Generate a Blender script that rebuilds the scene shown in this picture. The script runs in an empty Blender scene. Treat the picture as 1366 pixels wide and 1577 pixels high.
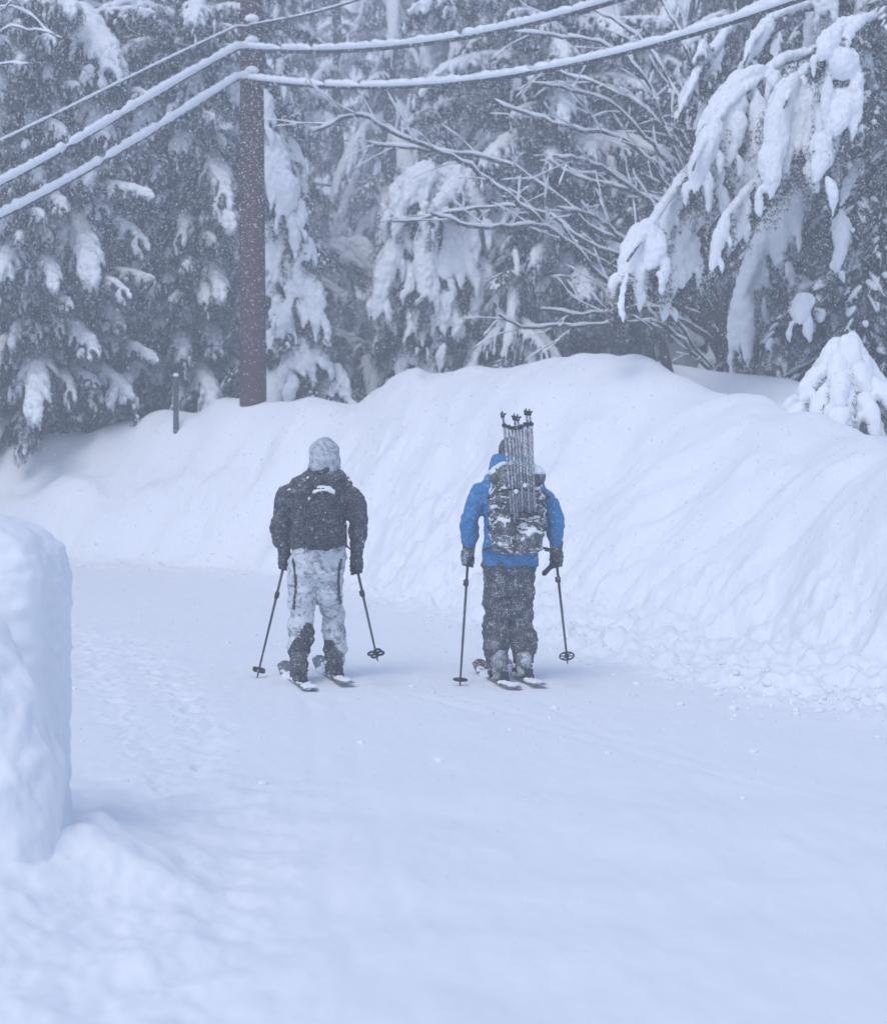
import bpy, math, random
import numpy as np
from mathutils import Vector, Matrix, Euler
R = math.radians
rnd = random.Random(7)
SC = bpy.context.scene
C = SC.collection

# ------------------------------------------------------------------ camera, world, sun, exposure
F = 3090.0; HY = 690.0; CX = 683.0; CAMZ = 1.75
cam = bpy.data.cameras.new('camera'); camo = bpy.data.objects.new('camera', cam); C.objects.link(camo)
camo.location = (0, 0, CAMZ); camo.rotation_euler = (R(90), 0, 0)
cam.sensor_width = 36; cam.lens = F / 1577 * 36; cam.shift_y = -(788.5 - HY) / 1577
cam.clip_start = 0.1; cam.clip_end = 2000
cam.dof.use_dof = True; cam.dof.focus_distance = 15.2; cam.dof.aperture_fstop = 2.8
SC.camera = camo
SUN_EL, SUN_AZ = R(56), R(-155)          # azimuth from +Y, negative = left
w = bpy.data.worlds.new('World'); SC.world = w; w.use_nodes = True
nt = w.node_tree; bg = nt.nodes['Background']
sky = nt.nodes.new('ShaderNodeTexSky'); sky.sky_type = 'NISHITA'; sky.sun_disc = False
sky.sun_elevation = SUN_EL; sky.sun_rotation = SUN_AZ; sky.dust_density = 1.6; sky.air_density = 1.0; sky.ozone_density = 3.5
nt.links.new(sky.outputs[0], bg.inputs[0]); bg.inputs[1].default_value = 0.15
sun = bpy.data.lights.new('sun', 'SUN'); suno = bpy.data.objects.new('sun', sun); C.objects.link(suno)
sun.energy = 0.75; sun.angle = R(30); sun.color = (1.0, 0.97, 0.93)
sd = Vector((math.sin(SUN_AZ) * math.cos(SUN_EL), math.cos(SUN_AZ) * math.cos(SUN_EL), math.sin(SUN_EL)))
suno.rotation_euler = sd.to_track_quat('Z', 'Y').to_euler()
suno.location = (0, 0, 30)
SC.view_settings.view_transform = 'Standard'; SC.view_settings.look = 'None'
SC.view_settings.exposure = 0.44; SC.view_settings.gamma = 1.0
SC.render.engine = 'CYCLES'
SC.cycles.use_denoising = True
SC.cycles.max_bounces = 8; SC.cycles.diffuse_bounces = 4; SC.cycles.volume_bounces = 1
HAZE = 0.0098

def P(px, py, Y):
    return Vector(((px - CX) * Y / F, Y, CAMZ - (py - HY) * Y / F))

# ------------------------------------------------------------------ numpy perlin noise
_rs = np.random.RandomState(5)
_perm = _rs.permutation(256); _perm = np.concatenate([_perm, _perm, _perm])
_gr = _rs.normal(size=(256, 3)); _gr /= np.linalg.norm(_gr, axis=1)[:, None]
def pn(x, y, z=0.0):
    x, y, z = np.broadcast_arrays(np.asarray(x, float), np.asarray(y, float), np.asarray(z, float))
    xi = np.floor(x).astype(int); yi = np.floor(y).astype(int); zi = np.floor(z).astype(int)
    xf, yf, zf = x - xi, y - yi, z - zi
    xi &= 255; yi &= 255; zi &= 255
    u, v, ww = [t * t * t * (t * (t * 6 - 15) + 10) for t in (xf, yf, zf)]
    def g(a, b, c):
        h = _perm[_perm[_perm[xi + a] + yi + b] + zi + c]
        G_ = _gr[h]
        return G_[..., 0] * (xf - a) + G_[..., 1] * (yf - b) + G_[..., 2] * (zf - c)
    def L(a, b, t): return a + (b - a) * t
    return 1.6 * L(L(L(g(0,0,0), g(1,0,0), u), L(g(0,1,0), g(1,1,0), u), v),
                   L(L(g(0,0,1), g(1,0,1), u), L(g(0,1,1), g(1,1,1), u), v), ww)
def fbm(x, y, z=0.0, o=3):
    s = 0; a = 1.0
    for k in range(o):
        s = s + a * pn(np.asarray(x) * 2**k + 17.3 * k, np.asarray(y) * 2**k + 5.1 * k, np.asarray(z) * 2**k); a *= 0.5
    return s

# ------------------------------------------------------------------ materials
def mat(name, col, rough=0.6, spec=0.3, metal=0.0):
    m = bpy.data.materials.new(name); m.use_nodes = True
    b = m.node_tree.nodes['Principled BSDF']
    b.inputs['Base Color'].default_value = (*col, 1); b.inputs['Roughness'].default_value = rough
    b.inputs['Specular IOR Level'].default_value = spec; b.inputs['Metallic'].default_value = metal
    return m
def N(m, t, **kw):
    n = m.node_tree.nodes.new(t)
    for k, v in kw.items():
        if k in n.inputs: n.inputs[k].default_value = v
        else: setattr(n, k, v)
    return n
def lk(m, a, b): m.node_tree.links.new(a, b)
def coords(m, world=False):
    if world: return N(m, 'ShaderNodeNewGeometry').outputs['Position']
    return N(m, 'ShaderNodeTexCoord').outputs['Object']
def mixc(m, fac, a, b):
    n = N(m, 'ShaderNodeMix', data_type='RGBA')
    for i, v in ((0, fac), (6, a), (7, b)):
        if hasattr(v, 'is_output'): lk(m, v, n.inputs[i])
        else: n.inputs[i].default_value = v if i == 0 else (*v, 1)
    return n.outputs[2]
def ramp(m, src, a, b):
    n = N(m, 'ShaderNodeMapRange'); n.inputs[1].default_value = a; n.inputs[2].default_value = b
    lk(m, src, n.inputs[0]); return n.outputs[0]
def math_(m, op, a, b):
    n = N(m, 'ShaderNodeMath', operation=op)
    for i, v in enumerate((a, b)):
        if hasattr(v, 'is_output'): lk(m, v, n.inputs[i])
        else: n.inputs[i].default_value = v
    return n.outputs[0]
def bump(m, src, strength, dist):
    n = N(m, 'ShaderNodeBump', Strength=strength, Distance=dist); lk(m, src, n.inputs['Height'])
    lk(m, n.outputs[0], m.node_tree.nodes['Principled BSDF'].inputs['Normal'])
def bsdf(m): return m.node_tree.nodes['Principled BSDF']

def snow_mat(name, col=(0.80, 0.815, 0.84), scales=((3.0, 0.02), (22.0, 0.006)), strength=0.6):
    m = mat(name, col, 0.75, 0.15)
    co = coords(m, True)
    h = None
    for s, d in scales:
        n = N(m, 'ShaderNodeTexNoise', Scale=s, Detail=4.0, Roughness=0.55); lk(m, co, n.inputs['Vector'])
        t = math_(m, 'MULTIPLY', n.outputs['Fac'], d)
        h = t if h is None else math_(m, 'ADD', h, t)
    bump(m, h, strength, 1.0)
    return m
M = {}
M['snow'] = snow_mat('trodden_snow')
M['snow_bank'] = snow_mat('bank_snow', scales=((2.5, 0.03), (14.0, 0.016), (60, 0.003)), strength=0.7)
M['snow_soft'] = snow_mat('fresh_snow', (0.82, 0.835, 0.86), ((9.0, 0.02), (45.0, 0.006)), 0.5)
M['snow_fine'] = snow_mat('clinging_snow', (0.80, 0.82, 0.85), ((60.0, 0.006),), 0.6)

def needles_mat(name, col, dust):
    m = mat(name, col, 0.7, 0.2)
    n = N(m, 'ShaderNodeTexNoise', Scale=3.0, Detail=5.0, Roughness=0.7); lk(m, coords(m, True), n.inputs['Vector'])
    n2 = N(m, 'ShaderNodeTexNoise', Scale=28.0, Detail=2.0); lk(m, coords(m, True), n2.inputs['Vector'])
    f = math_(m, 'ADD', math_(m, 'MULTIPLY', n.outputs['Fac'], 0.6), math_(m, 'MULTIPLY', n2.outputs['Fac'], 0.4))
    f = ramp(m, f, dust, dust + 0.12)
    base = mixc(m, n2.outputs['Fac'], tuple(c * 0.6 for c in col), tuple(c * 1.4 for c in col))
    lk(m, mixc(m, f, base, (0.62, 0.65, 0.68)), bsdf(m).inputs['Base Color'])
    return m
M['pine'] = needles_mat('pine_needles', (0.032, 0.038, 0.040), 0.53)
M['hemlock'] = needles_mat('hemlock_needles', (0.045, 0.050, 0.044), 0.53)
def bark_mat(name, c1, c2, frost=0.62, sc=(14, 14, 2)):
    m = mat(name, c1, 0.85, 0.15)
    mp = N(m, 'ShaderNodeMapping'); mp.inputs['Scale'].default_value = sc; lk(m, coords(m), mp.inputs[0])
    n = N(m, 'ShaderNodeTexNoise', Scale=2.0, Detail=6.0, Roughness=0.65); lk(m, mp.outputs[0], n.inputs['Vector'])
    v = N(m, 'ShaderNodeTexNoise', Scale=38.0, Detail=3.0, Roughness=0.8); lk(m, coords(m), v.inputs['Vector'])
    c = mixc(m, n.outputs['Fac'], c1, c2)
    lk(m, mixc(m, ramp(m, v.outputs['Fac'], frost, frost + 0.06), c, (0.6, 0.62, 0.66)), bsdf(m).inputs['Base Color'])
    bump(m, n.outputs['Fac'], 0.6, 0.02)
    return m
M['bark'] = bark_mat('grey_bark', (0.035, 0.030, 0.028), (0.08, 0.07, 0.065), 0.70)
M['bark_dark'] = bark_mat('wet_bark', (0.03, 0.026, 0.025), (0.07, 0.06, 0.055))
M['pole_wood'] = bark_mat('creosoted_pole_wood', (0.050, 0.030, 0.027), (0.100, 0.056, 0.048), 0.74, (30, 30, 1.0))

def cloth(name, col, col2=None, flecks=0.30, dens=0.0, pattern=None):
    m = mat(name, col, 0.8, 0.2); co = coords(m)
    base = col
    if pattern == 'camo':
        n = N(m, 'ShaderNodeTexNoise', Scale=13.0, Detail=5.0, Roughness=0.75, Distortion=1.2); lk(m, co, n.inputs['Vector'])
        base = mixc(m, ramp(m, n.outputs['Fac'], 0.38, 0.52), col2, col)
    elif col2:
        n = N(m, 'ShaderNodeTexNoise', Scale=9.0, Detail=4.0); lk(m, co, n.inputs['Vector'])
        base = mixc(m, n.outputs['Fac'], col, col2)
    v = N(m, 'ShaderNodeTexVoronoi', Scale=125.0, Randomness=1.0); lk(m, co, v.inputs['Vector'])
    n1 = N(m, 'ShaderNodeTexNoise', Scale=14.0, Detail=3.0); lk(m, co, n1.inputs['Vector'])
    thr = math_(m, 'MULTIPLY', ramp(m, n1.outputs['Fac'], 0.35 - dens, 0.75 - dens), flecks * 1.35)
    fl = ramp(m, math_(m, 'SUBTRACT', thr, v.outputs['Distance']), -0.03, 0.06)
    n3 = N(m, 'ShaderNodeTexNoise', Scale=70.0, Detail=2.0, Roughness=0.8); lk(m, co, n3.inputs['Vector'])
    dust = math_(m, 'MULTIPLY', ramp(m, n3.outputs['Fac'], 0.5, 0.75), 0.38)
    fl = math_(m, 'MAXIMUM', fl, dust)
    fl = math_(m, 'MINIMUM', fl, 0.9)
    c = mixc(m, fl, base, (0.66, 0.69, 0.74))
    lk(m, c, bsdf(m).inputs['Base Color'])
    bump(m, n1.outputs['Fac'], 0.5, 0.012)
    return m
M['jacket_dark'] = cloth('charcoal_jacket', (0.028, 0.028, 0.036), (0.045, 0.045, 0.055), 0.30)
M['pack_black'] = cloth('black_pack_cloth', (0.014, 0.014, 0.020), (0.028, 0.028, 0.034), 0.22)
M['pack_grey'] = cloth('grey_pack_cloth', (0.032, 0.032, 0.036), (0.075, 0.073, 0.078), 0.40, 0.08)
M['trousers_dark'] = cloth('dark_ski_trousers', (0.035, 0.034, 0.042), (0.055, 0.053, 0.064), 0.34, 0.06)
M['trousers_camo'] = cloth('pale_patterned_trousers', (0.60, 0.63, 0.66), (0.15, 0.17, 0.20), 0.2, 0, 'camo')
M['hood_camo'] = cloth('pale_patterned_hood', (0.46, 0.49, 0.53), (0.13, 0.15, 0.18), 0.3, 0.05, 'camo')
M['blue'] = cloth('blue_shell', (0.015, 0.155, 0.37), (0.026, 0.20, 0.45), 0.24)
M['black'] = cloth('black_webbing', (0.02, 0.02, 0.024), None, 0.2)
M['boot'] = cloth('dark_boot_shell', (0.03, 0.03, 0.032), (0.06, 0.06, 0.065), 0.32, 0.04)
M['boot_snowy'] = cloth('snow_caked_boot', (0.10, 0.10, 0.11), (0.2, 0.2, 0.21), 0.5, 0.12)
M['skin'] = mat('skin', (0.5, 0.32, 0.25), 0.5, 0.3)
M['shaft'] = mat('dark_pole_shaft', (0.06, 0.065, 0.075), 0.4, 0.5, 0.4)
M['rubber'] = mat('black_rubber', (0.03, 0.03, 0.035), 0.7)
def frosted(name, col, fr):
    m = mat(name, col, 0.45, 0.4, 0.2)
    n = N(m, 'ShaderNodeTexNoise', Scale=55.0, Detail=4.0, Roughness=0.7); lk(m, coords(m), n.inputs['Vector'])
    lk(m, mixc(m, ramp(m, n.outputs['Fac'], fr, fr + 0.12), col, (0.62, 0.65, 0.69)), bsdf(m).inputs['Base Color'])
    return m
M['frost_shaft'] = frosted('frosted_grey_shaft', (0.20, 0.21, 0.24), 0.49)
M['ski_top'] = frosted('ski_topsheet', (0.13, 0.135, 0.15), 0.53)
M['ski_red'] = frosted('maroon_ski_topsheet', (0.12, 0.04, 0.04), 0.50)
M['steel'] = frosted('galvanised_steel', (0.05, 0.052, 0.055), 0.60)
M['cable'] = mat('black_cable', (0.045, 0.045, 0.055), 0.7)

# ------------------------------------------------------------------ mesh collection
class G:
    def __init__(s): s.v = []; s.f = []; s.m = []; s.n = 0
    def add(s, v, f, mi=0):
        v = np.asarray(v, float).reshape(-1, 3); s.v.append(v)
        for q in f: s.f.append(tuple(int(i) + s.n for i in q))
        s.m += [mi] * len(f); s.n += len(v)
    def tube(s, pts, rad, seg=8, flat=1.0, mi=0, side=None, wide=1.0, cap=True):
        pts = [Vector(p) for p in pts]; n = len(pts)
        if not hasattr(rad, '__len__'): rad = [rad] * n
        vs = []
        prev = None
        for i, p in enumerate(pts):
            d = (pts[min(i + 1, n - 1)] - pts[max(i - 1, 0)])
            d = d.normalized() if d.length > 1e-9 else Vector((0, 0, 1))
            if side is not None: sx = Vector(side)
            elif prev is not None: sx = prev
            else:
                sx = d.cross(Vector((0, 0, 1)))
                if sx.length < 0.15: sx = Vector((1, 0, 0))
            sx = (sx - d * sx.dot(d)).normalized(); prev = sx
            up = sx.cross(d)
            for k in range(seg):
                a = 2 * math.pi * k / seg
                vs.append(p + sx * (math.cos(a) * rad[i] * wide) + up * (math.sin(a) * rad[i] * flat))
        fs = []
        for i in range(n - 1):
            for k in range(seg):
                a = i * seg + k; b = i * seg + (k + 1) % seg
                fs.append((a, b, b + seg, a + seg))
        if cap:
            fs.append(tuple(range(seg - 1, -1, -1))); fs.append(tuple(range((n - 1) * seg, n * seg)))
        s.add(vs, fs, mi)
    def pill(s, pts, r, seg=10, n=10, **kw):    # rounded-end tube; r = list along pts
        pts = resample(pts, n); rr = np.interp(np.linspace(0, 1, n), np.linspace(0, 1, len(r)), r)
        t = np.linspace(0, 1, n); e = np.sqrt(np.clip(1 - np.clip(1 - t / 0.18, 0, 1) ** 2, 0.03, 1)) * np.sqrt(np.clip(1 - np.clip(1 - (1 - t) / 0.18, 0, 1) ** 2, 0.03, 1))
        s.tube(pts, list(rr * e), seg, **kw)
    def box(s, c, d, mi=0, rot=None):
        v = [Vector((x * d[0] / 2, y * d[1] / 2, z * d[2] / 2)) for x in (-1, 1) for y in (-1, 1) for z in (-1, 1)]
        if rot: v = [rot @ q for q in v]
        v = [q + Vector(c) for q in v]
        s.add(v, [(0, 1, 3, 2), (4, 6, 7, 5), (0, 4, 5, 1), (2, 3, 7, 6), (0, 2, 6, 4), (1, 5, 7, 3)], mi)
    def ell(s, c, r, mi=0, nu=14, nv=9):
        vs = [(c[0], c[1], c[2] - r[2])]
        for j in range(1, nv):
            b = -math.pi / 2 + math.pi * j / nv
            for i in range(nu):
                a = 2 * math.pi * i / nu
                vs.append((c[0] + r[0] * math.cos(a) * math.cos(b), c[1] + r[1] * math.sin(a) * math.cos(b), c[2] + r[2] * math.sin(b)))
        vs.append((c[0], c[1], c[2] + r[2])); fs = []
        for i in range(nu): fs.append((0, 1 + (i + 1) % nu, 1 + i))
        for j in range(nv - 2):
            for i in range(nu):
                a = 1 + j * nu + i; b = 1 + j * nu + (i + 1) % nu
                fs.append((a, b, b + nu, a + nu))
        l = len(vs) - 1; o = 1 + (nv - 2) * nu
        for i in range(nu): fs.append((o + i, o + (i + 1) % nu, l))
        s.add(vs, fs, mi)
    def rings(s, secs, seg=28, p=2.4, mi=0):    # horizontal superellipse sections: z,cx,cy,rx,ry
        vs = []
        for z, cx, cy, rx, ry in secs:
            for k in range(seg):
                a = 2 * math.pi * k / seg; ca, sa = math.cos(a), math.sin(a)
                vs.append((cx + rx * math.copysign(abs(ca) ** (2 / p), ca), cy + ry * math.copysign(abs(sa) ** (2 / p), sa), z))
        fs = []; n = len(secs)
        for i in range(n - 1):
            for k in range(seg):
                a = i * seg + k; b = i * seg + (k + 1) % seg
                fs.append((a, b, b + seg, a + seg))
        fs.append(tuple(range(seg - 1, -1, -1))); fs.append(tuple(range((n - 1) * seg, n * seg)))
        s.add(vs, fs, mi)
    def tris(s, v, mi=0):        # v: (k*3,3)
        k = len(v) // 3
        s.add(v, [(3 * i, 3 * i + 1, 3 * i + 2) for i in range(k)], mi)
    def mesh(s, name, mats, smooth=True):
        me = bpy.data.meshes.new(name)
        me.from_pydata(np.concatenate(s.v).tolist(), [], s.f)
        for m in (mats if isinstance(mats, (list, tuple)) else [mats]): me.materials.append(m)
        me.polygons.foreach_set('material_index', s.m)
        me.polygons.foreach_set('use_smooth', [smooth] * len(me.polygons))
        me.update(); return me

def resample(pts, n):
    pts = np.array([list(p) for p in pts], float); k = len(pts)
    if k > 2:   # catmull-rom
        out = []
        ext = np.vstack([2 * pts[0] - pts[1], pts, 2 * pts[-1] - pts[-2]])
        for i in range(k - 1):
            p0, p1, p2, p3 = ext[i:i + 4]
            for t in np.linspace(0, 1, 9)[:-1]:
                out.append(0.5 * (2 * p1 + (p2 - p0) * t + (2 * p0 - 5 * p1 + 4 * p2 - p3) * t * t + (3 * p1 - p0 - 3 * p2 + p3) * t ** 3))
        out.append(pts[-1]); pts = np.array(out)
    d = np.concatenate([[0], np.cumsum(np.linalg.norm(np.diff(pts, axis=0), axis=1))])
    s = np.linspace(0, d[-1], n)
    return np.stack([np.interp(s, d, pts[:, j]) for j in range(3)], 1)

def getv(me):
    a = np.empty(len(me.vertices) * 3); me.vertices.foreach_get('co', a); return a.reshape(-1, 3)
def setv(me, a): me.vertices.foreach_set('co', np.asarray(a).ravel()); me.update()
def getn(me):
    a = np.empty(len(me.vertices) * 3); me.vertex_normals.foreach_get('vector', a) if hasattr(me, 'vertex_normals') else me.vertices.foreach_get('normal', a)
    return a.reshape(-1, 3)

def remesh(me, voxel, smooth=4, noise=None):
    """union by voxel remesh, then relax, then noise along the normal: list of (freq xyz, amp)"""
    o = bpy.data.objects.new('tmp', me); C.objects.link(o)
    r = o.modifiers.new('r', 'REMESH'); r.mode = 'VOXEL'; r.voxel_size = voxel; r.use_smooth_shade = True
    if smooth:
        sm = o.modifiers.new('s', 'SMOOTH'); sm.iterations = smooth; sm.factor = 0.5
    dg = bpy.context.evaluated_depsgraph_get()
    ev = o.evaluated_get(dg)
    out = bpy.data.meshes.new_from_object(ev); out.name = me.name
    mats = list(me.materials)
    bpy.data.objects.remove(o); bpy.data.meshes.remove(me)
    out.materials.clear()
    for m in mats: out.materials.append(m)
    if noise:
        v = getv(out); n = getn(out); d = 0
        for fr, amp in noise:
            d = d + amp * pn(v[:, 0] * fr[0] + 3.1, v[:, 1] * fr[1] + 7.7, v[:, 2] * fr[2] + 1.3)
        setv(out, v + n * np.asarray(d)[:, None])
    out.polygons.foreach_set('use_smooth', [True] * len(out.polygons))
    return out

def patch_mesh(name, me, pred, off, m, drop=-0.004):
    """raised layer lying on the faces of `me` picked by pred(centres, normals); its rim sinks into the surface"""
    v = getv(me); n = getn(me); k = len(me.polygons)
    cen = np.empty(k * 3); me.polygons.foreach_get('center', cen); cen = cen.reshape(-1, 3)
    nor = np.empty(k * 3); me.polygons.foreach_get('normal', nor); nor = nor.reshape(-1, 3)
    keep = np.asarray(pred(cen, nor))
    polys = [tuple(me.polygons[int(i)].vertices) for i in np.nonzero(keep)[0]]
    if not polys: return None
    tot = {}
    inside = np.zeros(len(v)); cnt = np.zeros(len(v))
    for i, p in enumerate(me.polygons):
        for q in p.vertices:
            cnt[q] += 1
            if keep[i]: inside[q] += 1
    idx = sorted({q for p in polys for q in p}); mp = {q: i for i, q in enumerate(idx)}
    full = (inside == cnt)
    d = np.where(full, off, drop)
    nv = (v + n * d[:, None])[idx]
    g = G(); g.add(nv, [tuple(mp[q] for q in p) for p in polys]); return g.mesh(name, m)

# ------------------------------------------------------------------ object helpers
def link(o, parent=None):
    C.objects.link(o)
    if parent is not None: o.parent = parent
    return o
def obj(name, me, parent=None, **props):
    o = link(bpy.data.objects.new(name, me), parent)
    for k, v in props.items(): o[k] = v
    return o
def thing(name, label, cat, loc=(0, 0, 0), group=None, rz=0.0):
    o = bpy.data.objects.new(name, None); o.empty_display_size = 0.2; link(o); o.location = loc; o.rotation_euler = (0, 0, rz)
    o['label'] = label; o['category'] = cat
    if group: o['group'] = group
    return o

# ================================================================== TERRAIN
U  = [-3500,-600,0,100,200,235,255,290,305,335,390,470,545,562,600,625,645,662,700,760,820,880,930,1000,1100,1200,1300,1366,1900,4500]
PC = [ 700, 700,686,673,643,634,631,634,639,619,611,618,632,620,586,571,570,581,568,556,549,543,545,557,600,641,664,672,690,700]
YC = [ 30,  30,  30,30,29.5,29.3,29.2,29,29,28.8,28.5,28,27.6,27.4,27,26.8,26.6,26.5,26,25.2,24.7,24.2,23.8,23.2,22.2,21.0,19.8,19.0,15,13]
U2 = [-3500,0, 100, 200, 300, 390, 470, 545, 600, 700, 760, 880, 930, 1000,1100,1200,1300,1366,1900,4500]
YF = [27.3,27.3,27.0,26.6,26.1,25.4,24.2,23.0,22.0,20.4,19.4,17.6,17.0,16.3,15.3,14.6,14.0,13.6,11,  9]
U3 = [-3500,0,  390, 600, 760, 880, 1000,1100,1200,1366,1900,4500]
YB = [28.8,28.8,27.3,25.0,23.0,21.6,20.4,19.4,18.4,16.7,13.4,11]
ZB = [1.10,1.10,1.45,1.62,1.78,1.60,1.42,1.44,1.47,1.52,1.55,1.5]
U4 = [-3500,0, 545, 750, 900, 1000,1100,1215,1366,4500]
ZF = [1.2,1.2, 1.6, 2.1, 2.5, 2.92,2.74,2.6,2.1,2.0]
def sstep(x): x = np.clip(x, 0, 1); return x * x * (3 - 2 * x)
def road(Y): return 0.02 * np.logaddexp(0, (Y - 16) / 1.2) * 1.2
def base_h(u, Y):
    Xw = (u - CX) * Y / F; Y = Y + sstep((Y - np.interp(u, U2, YF) + .6) / .8) * (1 - sstep((Y - np.interp(u, U, YC) + 1.6) / 1.2)) * (.22 * pn(Xw * .9, Y * .7, 21.) + .12 * pn(Xw * 2.6, Y * 1.8, 22.))
    yc = np.interp(u, U, YC); zc = CAMZ + (HY - np.interp(u, U, PC)) * yc / F
    yf = np.interp(u, U2, YF); yb = np.interp(u, U3, YB); zb = np.interp(u, U3, ZB); zf = np.interp(u, U4, ZF)
    r = road(Y); r0 = road(yf)
    s1 = np.clip((Y - yf) / (yb - yf), 0, 1); s2 = np.clip((Y - yb) / (yc - yb), 0, 1); s3 = np.clip((Y - yc) / 3.6, 0, 1)
    kr = sstep((u - 560) / 300)
    prof = np.where(s1 < .42, .17 * (s1 / .42) ** 1.2, .17 + .83 * np.clip((s1 - .42) / .58, 0, 1))
    h = r0 + (zb - r0) * ((0.45 * s1 + 0.55 * sstep(s1)) * (1 - kr) + prof * kr)
    h = np.where(Y > yb, zb + (zc - zb) * (0.35 * s2 + 0.65 * np.sin(s2 * np.pi / 2)), h)
    dip = -0.45 * np.sin(np.pi * np.clip((Y - yc) / 3.6, 0, 1)) ** 2 * sstep((u - 1000) / 80)
    h = np.where(Y > yc, zc + (zf - zc) * sstep(s3) + dip, h)
    h = np.where(Y < yf, r, h)
    far = 0.02 * np.clip(Y - 30, 0, None) + 0.42 * np.clip(Y - 47, 0, 80)
    return h + np.where(Y > 30, far, 0), s1, s2, yf, yb, yc
def relief(u, X, Y, s1, s2, yf, yb, yc):
    onbank = sstep((Y - yf + 0.5) / 1.0)
    past = sstep((Y - yc) / 1.5)
    face = np.clip(sstep((Y - yf + 0.2) / 1.2) * (1 - sstep((Y - yb + 0.1) / 1.0)), 0, 1)
    right = sstep((u - 760) / 220)
    q = X * 0.37 - Y * 0.93; al = X * 0.93 + Y * 0.37
    d = onbank * (1 - past) * (0.12 * pn(X * .6 + Y * .3, Y * .5 - X * .2, 3.3) + 0.11 * pn(X * 1.2 - Y * .4, Y * .9, 6.3) + .03 * pn(X * 3 - Y, Y * 2.2, 16.3))
    mid = face * np.exp(-((u - 700) / 240.) ** 2)
    d = d + mid * (0.06 * pn(q * 1.9, al * .6, 12.2) + 0.06 * pn(X * 3.1, Y * 2.2, 14.1))
    d = d + 0.012 * pn(X * 1.3, Y * 0.8, 9.1)                                                # broad undulation everywhere
    upper = sstep((Y - yf - .42 * (yb - yf) + .5) / .9) * (1 - sstep((Y - yb - .1) / .9))
    patchy = np.clip(.55 + .9 * pn(X * .7, Y * .5, 31.), .1, 1.2)
    qq = q - .30 * al + .25 * pn(X * .8, Y * .8, 33.)
    d = d + upper * right * patchy * (0.25 * pn(qq * 1.2, al * 0.25, 1.7) + 0.13 * pn(qq * 3.1, al * 0.5, 4.2) + 0.040 * pn(qq * 7, al * 1.1, 7.9))
    toe = sstep((Y - yf + .9) / .8) * (1 - sstep((Y - yf - .55 * (yb - yf)) / .9)) * sstep((u - 500) / 150)
    rough = np.abs(fbm(X * 2.2, Y * 1.5, 41., 4)); rough2 = np.maximum(0, fbm(X * 4.5, Y * 3.2, 43., 3))
    d = d + toe * (0.13 * rough + 0.08 * rough2 ** 1.2 - .03)
    churn = face * (1 - .75 * right) * sstep((u - 40) / 200)
    d = d + churn * (0.10 * pn(X * 1.8, Y * 1.4, 2.2) + .06 * np.abs(fbm(X * 2.8, Y * 2.0, 8.2, 3)) + .035 * np.maximum(0, fbm(X * 6, Y * 4.4, 9.2, 2)))
    d = d - .22 * np.exp(-(((u - 150) / 110) ** 2 + ((Y - yc + .9) / .7) ** 2)) + .16 * np.exp(-(((u - 90) / 60) ** 2 + ((Y - yc + 1.9) / .5) ** 2)) + .12 * np.exp(-(((u - 330) / 60) ** 2 + ((Y - yc + 1.5) / .6) ** 2))
    band = np.exp(-((Y - yf) / 1.3) ** 2)
    lump = np.maximum(0, fbm(X * 3.2, Y * 2.4, 5.5, 3)) ** 1.5
    d = d + band * (0.12 * lump + 0.02 * pn(X * 9, Y * 7, 1.1)) * np.where(u < 560, 0.55, 0.8)
    # flat drive: trodden chunks
    def blob(px, py, rx, ry, rot=0):
        return np.exp(-(((u - px) / rx) ** 2 + ((SY - py) / ry) ** 2))
    SY = HY + CAMZ * F / Y
    flat = (Y < yf)
    t = np.clip((SY - 985) / 215, 0, 1)
    path = np.exp(-((u - (190 + 130 * np.sin(t * 1.8))) / 42) ** 2) * sstep((SY - 975) / 30) * (1 - sstep((SY - 1180) / 40))
    path2 = np.exp(-((u - (118 + 125 * t)) / 36) ** 2) * sstep((SY - 960) / 30) * (1 - sstep((SY - 1230) / 40)) * 0.8
    tr = np.clip(path + path2, 0, 1)
    chunk = np.clip(np.abs(fbm(X * 5.5, Y * 3.4, 2.5, 2)) * 2 - 0.25, -0.3, 1)
    d = d - flat * tr * (0.026 * chunk)
    d = d + flat * (0.006 * pn(X * 5, Y * 2.0, 6.6) + 0.004 * pn(X * 14, Y * 5, 2.6))
    # ski tracks: shallow grooves crossing the drive obliquely
    for (x0, y0, x1, y1, wd, dp) in ((-.35, 14.5, 2.6, 8.5, .045, .011), (-.15, 14.5, 2.9, 8.3, .045, .010), (0.6, 14.4, 2.2, 5.5, .05, .012),
                                     (-1.0, 14.4, -.25, 6, .05, .009), (-.78, 14.5, 0.0, 6, .05, .009), (1.4, 15.5, 5.2, 10.5, .05, .020), (1.7, 15.3, 5.6, 10.1, .05, .018)):
        L = math.hypot(x1 - x0, y1 - y0); nx, ny = (y1 - y0) / L, -(x1 - x0) / L
        dist = (X - x0) * nx + (Y - y0) * ny + 0.06 * pn(Y * .5, 0 * Y + dp * 300)
        al2 = ((X - x0) * (x1 - x0) + (Y - y0) * (y1 - y0)) / L
        d = d - dp * np.exp(-(dist / wd) ** 2) * sstep(al2 / .5) * (1 - sstep((al2 - L + 1) / 1)) * (0.6 + 0.8 * pn(al2 * .8, dp * 900))
    # near foreground: soft heaps running down to the block at the left
    d = d + 0.22 * np.exp(-(((X + 1.85) / .50) ** 2 + ((Y - 7.7) / 1.2) ** 2)) + 0.13 * np.exp(-(((X + 1.42) / .24) ** 2 + ((Y - 8.3) / .6) ** 2)) + 0.05 * np.exp(-(((X + 1.1) / .2) ** 2 + ((Y - 8.0) / .35) ** 2))
    near = 1 - sstep((Y - 9.5) / 2)
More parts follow.
